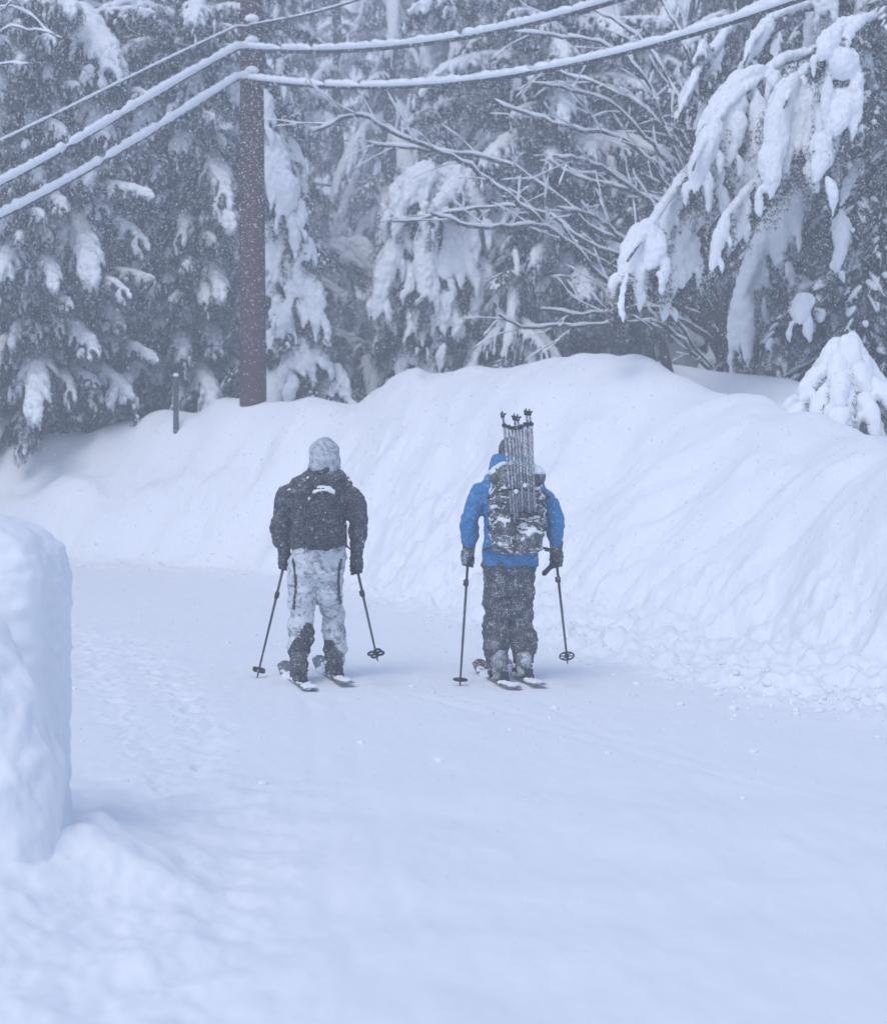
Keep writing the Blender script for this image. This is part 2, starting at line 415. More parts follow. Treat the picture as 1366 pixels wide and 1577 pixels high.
    d = d + near * (0.030 * pn(X * 1.6, Y * 1.1, 4.9) + 0.035 * sstep(-(X + .3) / .6) * fbm(X * 4, Y * 3.0, 8.8, 3) + .010 * fbm(X * 3.5, Y * 1.5, 18.8, 2))
    return d
def hgt(X, Y):
    X = np.asarray(X, float); Y = np.asarray(Y, float); u = CX + X * F / Y
    h, s1, s2, yf, yb, yc = base_h(u, Y)
    return h + relief(u, X, Y, s1, s2, yf, yb, yc)
def H(x, y): return float(hgt(np.array([x]), np.array([y]))[0])

def build_terrain():
    us = np.concatenate([np.linspace(-3400, -150, 40)[:-1], np.arange(-150, 1520, 3.0), np.linspace(1520, 4400, 40)])
    ys = [2.6]
    while ys[-1] < 120:
        y = ys[-1]; ys.append(y * (1 + (.006 if y < 13 else .0026 if y < 30.5 else .03)))
    ys = np.array(ys); Ug, Yg = np.meshgrid(us, ys)
    Xg = (Ug - CX) * Yg / F
    h, s1, s2, yf, yb, yc = base_h(Ug, Yg)
    # soften the hard breaks of the profile
    for _ in range(6):
        h[1:-1] = (h[:-2] + 2 * h[1:-1] + h[2:]) / 4
        h[:, 1:-1] = (h[:, :-2] + 2 * h[:, 1:-1] + h[:, 2:]) / 4
    h = h + relief(Ug, Xg, Yg, s1, s2, yf, yb, yc)
    nr, nc = h.shape
    dX = np.gradient(Xg, axis=1); dXr = np.gradient(Xg, axis=0); dYr = np.gradient(Yg, axis=0)
    hc = np.gradient(h, axis=1); hr = np.gradient(h, axis=0)
    hx = hc / dX; hy = (hr - hx * dXr) / dYr
    nor = np.stack([-hx, -hy, np.ones_like(h)], -1); nor /= np.linalg.norm(nor, axis=-1)[..., None]
    V = np.stack([Xg, Yg, h], -1).reshape(-1, 3); nor = nor.reshape(-1, 3)
    ii, jj = np.meshgrid(np.arange(nr - 1), np.arange(nc - 1), indexing='ij')
    a = (ii * nc + jj); quads = np.stack([a, a + 1, a + nc + 1, a + nc], -1).reshape(-1, 4)
    cls = np.where(Yg[:-1, :-1] < yf[:-1, :-1], 0, np.where(Yg[:-1, :-1] < yc[:-1, :-1] + 3.6, 1, 2)).ravel()
    for c, name, m in ((0, 'snow_covered_road', M['snow']), (1, 'snow_bank', M['snow_bank']), (2, 'forest_floor', M['snow_bank'])):
        q = quads[cls == c]; idx, inv = np.unique(q, return_inverse=True); inv = inv.reshape(q.shape)
        me = bpy.data.meshes.new(name)
        me.vertices.add(len(idx)); me.vertices.foreach_set('co', V[idx].ravel())
        me.loops.add(inv.size); me.loops.foreach_set('vertex_index', inv.ravel().astype(np.int32))
        me.polygons.add(len(q)); me.polygons.foreach_set('loop_start', np.arange(0, inv.size, 4, dtype=np.int32)); me.polygons.foreach_set('loop_total', np.full(len(q), 4, dtype=np.int32))
        me.polygons.foreach_set('use_smooth', [True] * len(q)); me.update(calc_edges=True)
        me.materials.append(m)
        me.normals_split_custom_set_from_vertices(nor[idx].tolist())
        obj(name, me, kind='structure')
    g = G(); S = 700
    g.add([(-S, -S, -.35), (S, -S, -.35), (S, S, -.35), (-S, S, -.35)], [(0, 1, 2, 3)])
    obj('snow_field', g.mesh('snow_field', M['snow'], False), kind='structure')
build_terrain()

# ================================================================== haze
g = G(); g.box((0, 33, 9), (170, 150, 21.0))
hz = bpy.data.materials.new('haze'); hz.use_nodes = True; t = hz.node_tree; t.nodes.remove(t.nodes['Principled BSDF'])
pv = t.nodes.new('ShaderNodeVolumePrincipled'); pv.inputs['Color'].default_value = (0.89, 0.93, 1.0, 1); pv.inputs['Density'].default_value = HAZE
t.links.new(pv.outputs[0], t.nodes['Material Output'].inputs['Volume'])
obj('haze', g.mesh('haze', hz, False), kind='stuff')

# ================================================================== BOUGHS AND CONIFERS
def needle_tris(rs, pts, dirs, n, ln, wd, spread):
    k = len(pts); pts = np.repeat(np.asarray(pts), n, 0); d = np.repeat(np.asarray(dirs), n, 0) + rs.normal(size=(k * n, 3)) * spread
    d /= np.linalg.norm(d, axis=1)[:, None]
    s = np.cross(d, rs.normal(size=(k * n, 3))); s /= np.linalg.norm(s, axis=1)[:, None]
    l = ln * rs.uniform(.6, 1.2, (k * n, 1)); b = pts + d * 0.005
    return np.stack([b - s * wd / 2 + d * l * .25, b + s * wd / 2 + d * l * .25, b + d * l], 1).reshape(-1, 3)

KINDS = {
 #            L    rise  droop lat  latlen dropL  snowProb snowW  voxel  tongueDrop needle(n,len,wid,spread)
 'dusty':  dict(L=2.6, rise=.15, droop=.40, nl=26, ll=.85, drop=.35, sp=.85, sw=.040, vox=.022, nd=(9, .085, .011, .75), pad=0),
 'loaded': dict(L=2.6, rise=.22, droop=.55, nl=26, ll=.72, drop=.85, sp=.92, sw=.060, vox=.019, nd=(10, .11, .011, .75), pad=.6),
 'drape':  dict(L=2.2, rise=.05, droop=1.15, nl=22, ll=.75, drop=1.5, sp=.92, sw=.092, vox=.026, nd=(8, .075, .011, .7), pad=.9),
}
def make_bough(kind, seed):
    K = KINDS[kind]; rs = np.random.RandomState(seed); L = K['L']
    g = G(); sn = G(); tp, td = [], []
    wob = rs.uniform(-.12, .12)
    def main(t): return np.array([L * t, wob * math.sin(3 * t) , L * (K['rise'] * t - K['droop'] * t * t)])
    mp = [main(t) for t in np.linspace(0, 1, 10)]
    g.tube(mp, list(np.linspace(.030, .006, 10)), 5)
    def twig(b, d, l, drop, r, step=.05):
        n = 6; pts = []
        for s in np.linspace(0, 1, n):
            p = b + d * l * s; p[2] -= drop * l * s * s; pts.append(p)
        g.tube(pts, list(np.linspace(r, .002, n)), 3)
        return np.array(pts)
    for i in range(K['nl']):
        t = .12 + .88 * (i + rs.uniform(-.3, .3)) / K['nl']; t = min(max(t, .08), 1)
        sd = 1 if i % 2 else -1
        b = main(t); tg = main(min(t + .02, 1.02)) - main(t - .02); tg /= np.linalg.norm(tg)
        a = R(rs.uniform(35, 68)) * (1 - .35 * t) * sd
        d = np.array([tg[0] * math.cos(a) - tg[1] * math.sin(a), tg[0] * math.sin(a) + tg[1] * math.cos(a), tg[2] * .6 + rs.uniform(-.15, .2)])
        if i >= K['nl'] - 1: d = tg.copy()
        d /= np.linalg.norm(d)
        l = K['ll'] * (1.15 - .75 * t) * rs.uniform(.75, 1.2)
        if kind == 'drape': l = K['ll'] * rs.uniform(.6, 1.15) * (1 - .3 * t)
        tw = twig(b, d, l, K['drop'] * rs.uniform(.7, 1.3), .010)
        q = resample(tw, max(3, int(l / .045))); dd = np.gradient(q, axis=0); dd /= np.linalg.norm(dd, axis=1)[:, None]
        tp.append(q); td.append(dd * .7 + [0, 0, -.15])
        for k in range(5):
            s = rs.uniform(.15, .95); j = int(s * (len(q) - 1)); e = 1 if k % 2 else -1
            ax = np.array([dd[j][0] * .6 - e * dd[j][1], dd[j][1] * .6 + e * dd[j][0], dd[j][2] - .2]); ax /= np.linalg.norm(ax)
            q2 = resample([q[j], q[j] + ax * l * .18 + [0, 0, -.01], q[j] + ax * l * .34 + [0, 0, -.05 - .12 * K['drop']]], 6)
            d2 = np.gradient(q2, axis=0); d2 /= np.linalg.norm(d2, axis=1)[:, None]
            tp.append(q2); td.append(d2 * .7 + [0, 0, -.15])
            if kind == 'dusty' and rs.rand() < .5:
                sn.pill([p + [0, 0, .012] for p in q2[1:]], [.020, .026, .014], 6, 6, flat=.7)
            if kind != 'dusty' and rs.rand() < .5 and t > .3:
                sn.pill([p + [0, 0, .02] for p in q2], [.5 * K['sw'], .7 * K['sw'], .35 * K['sw']], 7, 7, flat=.8)
        if rs.rand() < K['sp'] and (t > .2 or kind == 'drape'):
            w_ = K['sw'] * rs.uniform(.6, 1.35)
            s0, s1 = (0, rs.uniform(.6, .92)) if kind != 'dusty' else sorted(rs.uniform(0, 1, 2))
            qq = resample(tw, 12)[int(s0 * 11):max(int(s1 * 11), int(s0 * 11) + 3) + 1]
            if len(qq) >= 3:
                sn.pill([p + [0, 0, w_ * .45] for p in qq], [w_ * .8, w_ * 1.25, w_ * rs.uniform(.8, 1.1), w_ * .4], 9, 12, flat=.75)
    if K['pad']:
        for t0, t1 in ((.25, .62), (.5, .85), (.68, 1.0)):
            pr = K['sw'] * (1.35 if kind == 'loaded' else 1.25) * rs.uniform(.8, 1.2)
            sn.pill([main(t) + [0, 0, pr * .5] for t in np.linspace(t0, t1, 6)], [pr * .6, pr * 1.2, pr * 1.1, pr * .6], 10, 12, flat=.65, wide=1.5)
    n, ln, wd, sp = K['nd']
    g.tris(needle_tris(rs, np.concatenate(tp), np.concatenate(td), n, ln, wd, sp), 1)
    me = g.mesh('bough', [M['bark'], M['pine'] if kind != 'drape' else M['hemlock']], False)
    ms = remesh(sn.mesh('snow_load', M['snow_soft']), K['vox'], 2 if kind == 'dusty' else 4, [((9, 9, 9), .026 if kind != 'dusty' else .006), ((22, 22, 22), .014 if kind != 'dusty' else .006)])
    return me, ms, main(1.0)
BOUGHS = {k: [make_bough(k, 100 * i + 7 * len(k)) for i in range(5)] for k in KINDS}

def add_bough(tree, kind, var, loc, az, sx, s, pitch=0.0):
    me, ms, tip = BOUGHS[kind][var % 5]
    b = obj('bough', me, tree); b.location = loc; b.rotation_euler = (0, pitch, az); b.scale = (sx, s, s)
    sn = obj('snow_load', ms, b)
    if kind != 'drape': sn['kind'] = 'stuff'
    return b

def trunk_mesh(h, r0, r1, seed, lean=0.0):
    rs = np.random.RandomState(seed); g = G(); n = 14; z = np.linspace(-.6, h, n)
    g.tube([(lean * t * t / h / h * h * .1 + .03 * rs.normal(), .03 * rs.normal(), t) for t in z], list(np.linspace(r0, r1, n)), 12)
    return g.mesh('trunk', M['bark_dark'])

TREES = {}
def conifer(px, Y, Ht, Rad, n, seed, label, mix=(.7, .3, 0), z0=.8, hero=(), zmax=15.0, name='pine_tree', group=None, droop=0.0, extra=None):
    x = (px - CX) * Y / F; zb = H(x, Y) - .1
    t = thing(name, label, 'tree', (x, Y, zb), group); TREES[seed] = t
    rs = np.random.RandomState(seed)
    obj('trunk', trunk_mesh(Ht, .028 * Ht ** .8, .02, seed), t)
    for i in range(n):
        f = (i + rs.uniform(0, .8)) / n; z = z0 + (Ht - z0) * f
        if z + zb > zmax: break
        az = i * 2.39996 + rs.uniform(-.3, .3)
        # boughs on the far side matter less than on the near side
        if math.sin(az) > .75 and rs.rand() < .4: az = -az
        ln = Rad * (1 - f) ** .75 * rs.uniform(.8, 1.12) + .15
        kind = rs.choice(['dusty', 'loaded', 'drape'], p=mix)
        L = KINDS[kind]['L']
        s = ln / L * rs.uniform(.95, 1.15); sw = min(max(s, .45), 1.15)
        if kind == 'loaded': sw = min(sw, .68)
        if kind == 'drape': sw = s * 1.05
        add_bough(t, kind, int(rs.randint(5)), (0, 0, z), az, s, sw, pitch=rs.uniform(-.12, .15) + droop)
    hero = list(hero)
    if extra:
        n_, x0, y0, x1, y1, yd = extra; tries = 0
        while n_ and tries < 2000:
            tries += 1; a, b, w0 = rs.uniform(x0, x1), rs.uniform(y0, y1), rs.uniform(36, 98)
            if not (b > 600 and a > 20) and all(math.hypot(a - h[0], b - h[1]) > (w0 + h[2]) * .36 for h in hero): hero.append((a, b, w0, yd + rs.uniform(-.5, 1.2))); n_ -= 1
    for (hx, hy, wpx, hY) in hero:
        tipw = P(hx, hy, hY); v = rs.randint(5); s = wpx * hY / F / .92
        me, ms, tip = BOUGHS['loaded'][v]
        dx, dy = tipw.x - x, tipw.y - Y; D = math.hypot(dx, dy)
        sx = D / 2.35                                   # pad centre sits a little before the tip
        add_bough(t, 'loaded', int(v), (0, 0, tipw.z - zb + (-tip[2]) * s * .75), math.atan2(dy, dx), sx, s)
    return t

LH = [(165, 70, 150, 29.5), (32, 90, 60, 29.5), (60, 260, 60, 30), (130, 375, 125, 29.5), (80, 415, 70, 29), (55, 590, 110, 28.9), (10, 330, 60, 30),
      (105, 585, 60, 29.6), (40, 665, 60, 29.5), (200, 350, 70, 30)]
LH2 = [(275, 215, 75, 31), (300, 120, 90, 31.5), (345, 275, 100, 30.5), (348, 320, 80, 30.2), (335, 425, 80, 30.4), (315, 450, 60, 30.2), (240, 445, 36, 30.3), (285, 345, 70, 30.8),
       (190, 585, 75, 30), (285, 528, 65, 30.4), (335, 520, 70, 30.6), (325, 592, 90, 30.1), (275, 610, 60, 30.1), (250, 300, 40, 31)]
conifer(45, 33, 17, 3.4, 78, 1, 'broad dark pine at the left edge behind the snowbank, clumps of snow on its boughs', (.62, .38, 0), hero=LH, extra=(54, -40, 0, 215, 690, 29.3))
conifer(290, 34.5, 16, 3.2, 74, 2, 'dark pine just left of the wooden pole with round snow clumps hanging on it', (.64, .36, 0), hero=LH2, extra=(50, 150, 0, 372, 640, 30.6))
conifer(-230, 31, 15, 3.0, 60, 3, 'dark pine mostly outside the left edge of the frame, boughs reaching in', (.7, .3, 0))
conifer(150, 39, 18, 3.4, 60, 4, 'tall dark pine standing between and behind the two left pines', (.75, .25, 0))
conifer(436, 30.4, 5.9, 1.3, 60, 5, 'narrow conifer plastered in white snow directly right of the wooden pole', (.6, .1, .3), z0=.4, name='spruce_tree', droop=.25)
conifer(400, 36.5, 9.5, 1.6, 50, 25, 'slim hazy snow-covered spruce behind the wooden pole', (.25, .15, .6), z0=.4, name='spruce_tree', droop=.2)
conifer(537, 37, 4.4, .8, 34, 6, 'small hazy spruce with a rounded snow top, left of the large snow-draped spruce', (.1, .1, .8), z0=.3, name='spruce_tree', droop=.2)
conifer(672, 31.2, 4.9, 1.25, 74, 7, 'spruce draped in long white tongues of snow at the centre behind the bank', (.8, .0, .2), z0=.4, name='spruce_tree', droop=.22)
conifer(600, 47, 17, 2.0, 60, 8, 'tall faint snow-draped spruce far behind the centre of the bank', (.08, .12, .8), name='spruce_tree', droop=.15)
conifer(690, 52, 19, 2.2, 60, 9, 'tallest faint spruce in the far centre, half lost in the falling snow', (.08, .12, .8), name='spruce_tree', droop=.15)
conifer(520, 50, 16, 2.6, 60, 10, 'hazy dark pine far behind the small round-topped spruce', (.7, .3, 0))
conifer(860, 34, 14, 3.0, 76, 11, 'dark snow-streaked pine behind the bare arching branches', (.82, .1, .08), hero=[(910, 225, 70, 30.5), (850, 240, 60, 30.5), (900, 440, 70, 30), (740, 400, 50, 31), (990, 130, 60, 31)], extra=(40, 640, 0, 1080, 540, 30.6))
conifer(1010, 38, 16, 3.2, 66, 12, 'tall pine behind the bare branches, right of the streaked pine', (.8, .15, .05))
conifer(790, 30.5, 2.9, 1.1, 26, 13, 'low snow-heaped young conifer on the bank beside the central spruce', (.2, .2, .6), z0=.2, name='young_spruce')
conifer(1180, 32, 15, 3.0, 70, 14, 'dense conifer behind the big snow-draped hemlock', (.75, .15, .1), extra=(24, 1040, 0, 1366, 560, 29.5))
conifer(1420, 34, 17, 3.2, 60, 15, 'pine rising beyond the right edge behind the hemlock', (.7, .2, .1))
conifer(570, 31.5, 1.6, .9, 20, 16, 'knee-high snow-buried evergreen just left of the bank hump', (.3, .2, .5), z0=.1, name='young_spruce')
for i, (px, Y, Ht) in enumerate(((-60, 46, 18), (120, 50, 20), (330, 45, 18), (440, 56, 20), (800, 45, 17), (900, 50, 20), (1090, 46, 19), (1260, 50, 20), (1420, 46, 18), (1600, 42, 18), (-260, 42, 18), (620, 62, 22), (760, 60, 22), (250, 60, 22))):
    conifer(px, Y, Ht, 3.1, 50, 40 + i, 'tall hazy conifer deep in the snowy forest behind the nearer trees', (.40, .30, .30), z0=.4, name='forest_conifer', group='hazy conifers deep in the forest', zmax=22)

def curtain(sn, rs, qs, r):
    """a hanging sheet of snow: wide ones are several overlapping fingers of unequal length"""
    n = len(qs)
    if r < .20:
        sn.pill([p + [0, -.02, r * .2] for p in qs], [r * .55, r * 1.0, r * 1.02, r * .8, r * .38], 12, 18, flat=.75, side=(1, 0, 0)); return
    k = 3 if r < .34 else 4
    for i in range(k):
        x = (i - (k - 1) / 2) / (k - 1) * 1.25 + rs.uniform(-.1, .1); a = int(rs.uniform(0, .12) * n); b = int(n * rs.uniform(.72, 1.0)) ; rr = r * rs.uniform(.40, .56)
        sp = np.linspace(.45, 1, b - a)
        pts = [p + [x * r * sp[j], -.02 + rs.uniform(-.01, .01), rr * .2] for j, p in enumerate(qs[a:b])]
        sn.pill(pts, [rr * .8, rr * 1.1, rr, rr * .75, rr * .3], 11, 16, flat=.9, side=(1, 0, 0))
    sn.pill([p + [0, -.01, 0] for p in qs[:int(n * .62)]], [r * .5, r * .85, r * .8, r * .5], 12, 12, flat=.55, side=(1, 0, 0))

# ------------------------------------------------------------------ near snow-draped hemlock on the right
def hemlock():
    Yt = 26.0; xt = (1352 - CX) * Yt / F; zb = H(xt, Yt) - .2
    t = thing('hemlock_tree', 'large hemlock at the right edge with thick white tongues of snow draped over sweeping boughs', 'tree', (xt, Yt, zb))
    obj('trunk', trunk_mesh(15, .24, .08, 77), t)
    rs = np.random.RandomState(21)
    for i in range(74):
        z = .5 + 10.5 * (i / 74); az = i * 2.39996 + rs.uniform(-.3, .3)
        if math.sin(az) > .6: az = -az
        ln = 3.0 * (1 - z / 16) * rs.uniform(.7, 1.1)
        if math.cos(az) > .3 and rs.rand() < .3: az = math.pi - az
        k = 'dusty' if rs.rand() < .86 else 'drape'
        s = ln / KINDS[k]['L']; add_bough(t, k, int(rs.randint(5)), (0, 0, z), az, s, max(.6, s * .9), pitch=.22 + rs.uniform(-.1, .2))
    Z = 2.285
    def zp(zx, zy, Y): return P(900 + zx / Z, zy / Z, Y)
    limbs = [
     # limb path (zoomed pixels), depth start/end, tongues: ([pts], width px, dY)
     dict(path=[(1000, 60), (900, 130), (800, 190), (690, 225), (600, 300), (500, 385), (410, 520), (380, 600)], Y=(25.6, 22.9), tongues=[
        ([(800, 185), (700, 215), (620, 300), (560, 350)], 42), ([(640, 240), (540, 310), (440, 440), (400, 565)], 75), ([(560, 340), (490, 440), (450, 570), (420, 700)], 100),
        ([(540, 390), (530, 480), (500, 600)], 52), ([(600, 320), (610, 430), (590, 560), (525, 700)], 62), ([(655, 250), (665, 320)], 45), ([(470, 420), (430, 520), (400, 600), (385, 690)], 70)]),
     dict(path=[(1040, 40), (960, 80), (880, 150), (830, 230), (760, 270), (700, 380)], Y=(25.4, 22.6), tongues=[
        ([(750, 260), (690, 380), (670, 520), (650, 715)], 78), ([(765, 265), (770, 400), (755, 500), (740, 610)], 105), ([(820, 290), (800, 380), (790, 470), (800, 570)], 44), ([(760, 280), (700, 330), (660, 420), (650, 480)], 60)]),
     dict(path=[(1060, 60), (980, 80), (930, 130), (910, 200)], Y=(25.2, 22.4), tongues=[
        ([(915, 170), (880, 300), (860, 420), (850, 520), (805, 655)], 92), ([(925, 170), (940, 270), (942, 370)], 58), ([(890, 110), (850, 160), (830, 225)], 62), ([(970, 70), (900, 100), (860, 130)], 50),
        ([(890, 300), (900, 400), (880, 500)], 70), ([(905, 180), (900, 300)], 100)]),
     dict(path=[(900, 480), (700, 480), (520, 520), (390, 590), (300, 700), (240, 790), (150, 920)], Y=(25.7, 22.5), tongues=[
        ([(400, 590), (330, 680), (260, 770), (230, 830)], 46), ([(260, 780), (200, 840), (160, 920), (130, 1010)], 82), ([(240, 800), (245, 880), (225, 960)], 72), ([(360, 650), (300, 770), (270, 880), (265, 1010)], 40),
        ([(385, 720), (350, 800), (310, 920), (275, 1140)], 62), ([(370, 820), (360, 900), (340, 1010)], 72), ([(420, 690), (400, 780), (380, 830)], 44), ([(150, 960), (130, 1050), (122, 1120)], 20)]),
     dict(path=[(900, 560), (760, 560), (640, 600), (570, 680), (480, 800)], Y=(25.7, 22.9), tongues=[
        ([(565, 670), (545, 780), (500, 900)], 50), ([(505, 740), (475, 840), (445, 965)], 44), ([(650, 600), (620, 650), (600, 700)], 26)]),
     dict(path=[(1000, 20), (800, 30), (680, 60), (600, 140), (560, 230)], Y=(25.9, 24.2), tongues=[
        ([(660, 60), (620, 130), (560, 235)], 48), ([(690, 110), (670, 160), (650, 200)], 24)]),
     dict(path=[(1000, -60), (760, -20), (560, 60), (470, 160), (400, 260), (330, 420)], Y=(26.0, 24.0), tongues=[
        ([(510, 110), (440, 200), (390, 270), (350, 350), (325, 440)], 36), ([(480, 300), (430, 370), (380, 470)], 28), ([(420, 140), (400, 200)], 30), ([(490, 170), (450, 240), (420, 290)], 28)]),
     dict(path=[(1060, 560), (960, 600), (900, 740)], Y=(25.9, 24.6), tongues=[
        ([(900, 740), (905, 840), (880, 970)], 46), ([(870, 780), (930, 790)], 36), ([(1040, 460), (1030, 530)], 40)]),
     dict(path=[(1060, 860), (980, 900), (900, 960), (800, 1040)], Y=(25.9, 24.3), tongues=[
        ([(960, 960), (930, 1000), (890, 1050)], 60), ([(1010, 980), (1000, 1060)], 44), ([(790, 1040), (760, 1090), (750, 1150)], 60), ([(830, 1090), (820, 1140)], 40), ([(900, 1100), (880, 1170), (860, 1220)], 44), ([(1060, 1060), (1020, 1120), (1040, 1190)], 70)]),
    ]
    for li, L in enumerate(limbs):
        n = len(L['path']); g = G(); sn = G(); y0, y1 = L['Y']
        pts = [zp(a, b, y0 + (y1 - y0) * i / (n - 1)) for i, (a, b) in enumerate(L['path'])]
        zs = pts[0].z + .35
        pts = [Vector((xt, Yt, zs))] + pts
        o = Vector((xt, Yt, zb)); loc = lambda q: np.array(Vector(q) - o)
        pa = resample(pts, 24)
        g.tube([loc(p) for p in pa], list(np.linspace(.055, .012, 24)), 6)
        sn.pill([loc(p) + [0, 0, .05] for p in pa[5:]], [.04, .075, .07, .05], 8, 20, flat=.8)
        tp, td = [], []
        pxs = np.array([p[0] / p[1] for p in pa])
        for T in L['tongues']:
            q, wpx = T[0], T[1]
            wpx *= 1.18; a0 = (900 + q[0][0] / Z - CX) / F; k = int(np.argmin(np.abs(pxs - a0))); Y = pa[k][1] - .05
            r = wpx / Z / 2 * Y / F
            qq = [zp(a, b, Y - .12 * j + rs.uniform(-.03, .03)) for j, (a, b) in enumerate(q)]
            qs = resample([loc(p) for p in qq], 16)
            curtain(sn, rs, qs, r)
            for _ in range(5):     # small lobes along the edges
                j = rs.randint(3, 15); e = rs.choice([-1, 1]); b = qs[j] + [e * r * .6, -.01, 0]
                sn.pill([b, b + [e * r * .35, -.03, -r * rs.uniform(.8, 1.6)], b + [e * r * .35, -.03, -r * rs.uniform(1.6, 3.0)]], [r * .35, r * .38, r * .12], 7, 8, side=(1, 0, 0))
            # foliage under and beside each tongue
            for j in range(0, 16):
                for _ in range(4):
                    b = qs[j] + np.array([rs.uniform(-1, 1) * r * 1.15, rs.uniform(.0, .14), -r * .3])
                    q2 = resample([b, b + [rs.uniform(-.08, .08), 0, -.08], b + [rs.uniform(-.12, .12), .02, -.2]], 4)
                    tp.append(q2); td.append(np.tile([rs.uniform(-.3, .3), -.1, -.8], (4, 1)))
        g.tris(needle_tris(rs, np.concatenate(tp), np.concatenate(td), 7, .07, .011, .55), 1)
        b = obj('bough', g.mesh('bough', [M['bark'], M['hemlock']], False), t)
        obj('snow_load', remesh(sn.mesh('snow_load', M['snow_soft']), .015, 2, [((7, 7, 5), .025), ((18, 18, 14), .014), ((40, 40, 34), .006)]), b)
hemlock()

# ------------------------------------------------------------------ hand-shaped tongues of snow on the narrow spruces
def tongues_on(t, list_, Yt, zmap, reach=.55, vox=.018, seed=1):
    rs = np.random.RandomState(seed); o = Vector(t.location)
    for T, wz in list_:
        wz = wz * 1.12; pix = [zmap(a, b) for a, b in T]; k = zmap(1, 0)[0] - zmap(0, 0)[0]
        xc = (pix[0][0] - CX) * Yt / F - o.x
        off = math.sqrt(max(reach ** 2 - xc * xc * .7, .03))
        Y0 = Yt - off * rs.uniform(.75, 1.1)
        r = wz * k / 2 * Y0 / F
        pts = [P(a, b, Y0 - .14 * j) - o for j, (a, b) in enumerate(pix)]
        n = 16; qs = resample(pts, n); g = G(); sn = G()
        st = Vector((0, 0, qs[0][2] - .05))
        br = resample([st, (st + Vector(qs[0])) / 2 + Vector((0, 0, .08))] + [Vector(q) for q in qs[::4]], 16)
        g.tube(br, list(np.linspace(.022, .005, 16)), 5)
        curtain(sn, rs, qs, r)
        for _ in range(6):
            j = rs.randint(2, 15); e = rs.choice([-1, 1]); b = qs[j] + [e * r * .55, -.02, 0]
            sn.pill([b, b + [e * r * .4, -.03, -r * rs.uniform(.7, 1.5)], b + [e * r * .45, -.02, -r * rs.uniform(1.6, 2.8)]], [r * .34, r * .36, r * .1], 7, 8, side=(1, 0, 0))
        tp, td = [], []
        for j in range(n):
            for _ in range(5):
                b = qs[j] + np.array([rs.uniform(-1, 1) * r * 1.2, rs.uniform(.0, .14), -r * .35])
                tp.append(resample([b, b + [rs.uniform(-.08, .08), 0, -.08], b + [rs.uniform(-.12, .12), .02, -.2]], 4)); td.append(np.tile([rs.uniform(-.3, .3), -.1, -.8], (4, 1)))
        g.tris(needle_tris(rs, np.concatenate(tp), np.concatenate(td), 6, .08, .012, .55), 1)
        b = obj('bough', g.mesh('bough', [M['bark'], M['hemlock']], False), t)
        obj('snow_load', remesh(sn.mesh('snow_load', M['snow_soft']), vox, 3, [((6, 6, 4), .04), ((15, 15, 11), .024), ((34, 34, 30), .010)]), b)
z4 = lambda a, b: (400 + a / 2.439, b / 2.439)
tongues_on(TREES[7], [([(650, 610), (600, 690), (560, 830)], 110), ([(700, 615), (720, 720), (740, 850)], 130), ([(760, 640), (800, 740), (810, 840)], 90), ([(570, 660), (530, 740), (505, 820)], 80),
  ([(560, 850), (500, 960), (460, 1080), (430, 1220)], 70), ([(640, 840), (620, 960), (620, 1080), (645, 1150)], 80), ([(740, 800), (750, 950), (760, 1050), (770, 1140)], 110), ([(800, 960), (850, 1050), (870, 1180)], 90),
  ([(680, 1080), (700, 1160), (730, 1300)], 90), ([(560, 1130), (572, 1200), (560, 1270)], 36), ([(640, 1160), (620, 1230), (610, 1310)], 42), ([(500, 1100), (480, 1180), (500, 1250)], 40), ([(800, 1130), (812, 1210)], 32),
  ([(650, 1230), (690, 1330)], 50), ([(880, 790), (890, 870), (910, 950)], 70), ([(900, 960), (910, 1060), (930, 1120)], 60), ([(560, 980), (570, 1060), (560, 1110)], 50), ([(700, 940), (690, 1020), (700, 1060)], 60), ([(480, 790), (490, 860), (480, 940)], 60), ([(860, 700), (880, 760)], 70), ([(440, 1180), (450, 1240), (445, 1290)], 34), ([(560, 1290), (600, 1350), (680, 1390)], 90), ([(780, 1270), (800, 1330), (790, 1370)], 44), ([(850, 1180), (880, 1230), (870, 1300)], 50)], 31.2, z4, .75, seed=4)
tongues_on(TREES[5], [([(20, 490), (60, 640), (80, 740), (70, 830)], 110), ([(90, 640), (110, 720), (100, 830)], 70), ([(40, 840), (70, 950), (110, 1000)], 110), ([(120, 860), (170, 930), (180, 990)], 70),
  ([(110, 1000), (140, 1100), (160, 1180)], 110), ([(170, 1030), (200, 1120), (220, 1230)], 80), ([(160, 1260), (140, 1340), (180, 1430)], 110), ([(200, 1250), (230, 1330), (250, 1400)], 60), ([(250, 1380), (290, 1450), (320, 1520)], 100),
  ([(50, 1240), (40, 1320)], 44), ([(20, 900), (50, 1000), (60, 1080)], 60), ([(60, 1100), (80, 1200)], 50), ([(10, 330), (20, 420), (10, 500)], 60), ([(130, 740), (150, 820), (140, 880)], 60), ([(50, 980), (30, 1060), (50, 1130)], 70), ([(90, 1180), (110, 1260)], 60)], 30.4, z4, .7, seed=5)
tongues_on(TREES[6], [([(310, 900), (290, 980), (260, 1080), (240, 1130)], 60), ([(345, 905), (390, 950), (408, 1030)], 70), ([(330, 895), (335, 990)], 95), ([(260, 1100), (250, 1200), (290, 1300)], 80), ([(380, 1130), (400, 1220)], 50), ([(300, 1000), (300, 1100)], 60)], 37, z4, .5, seed=6)
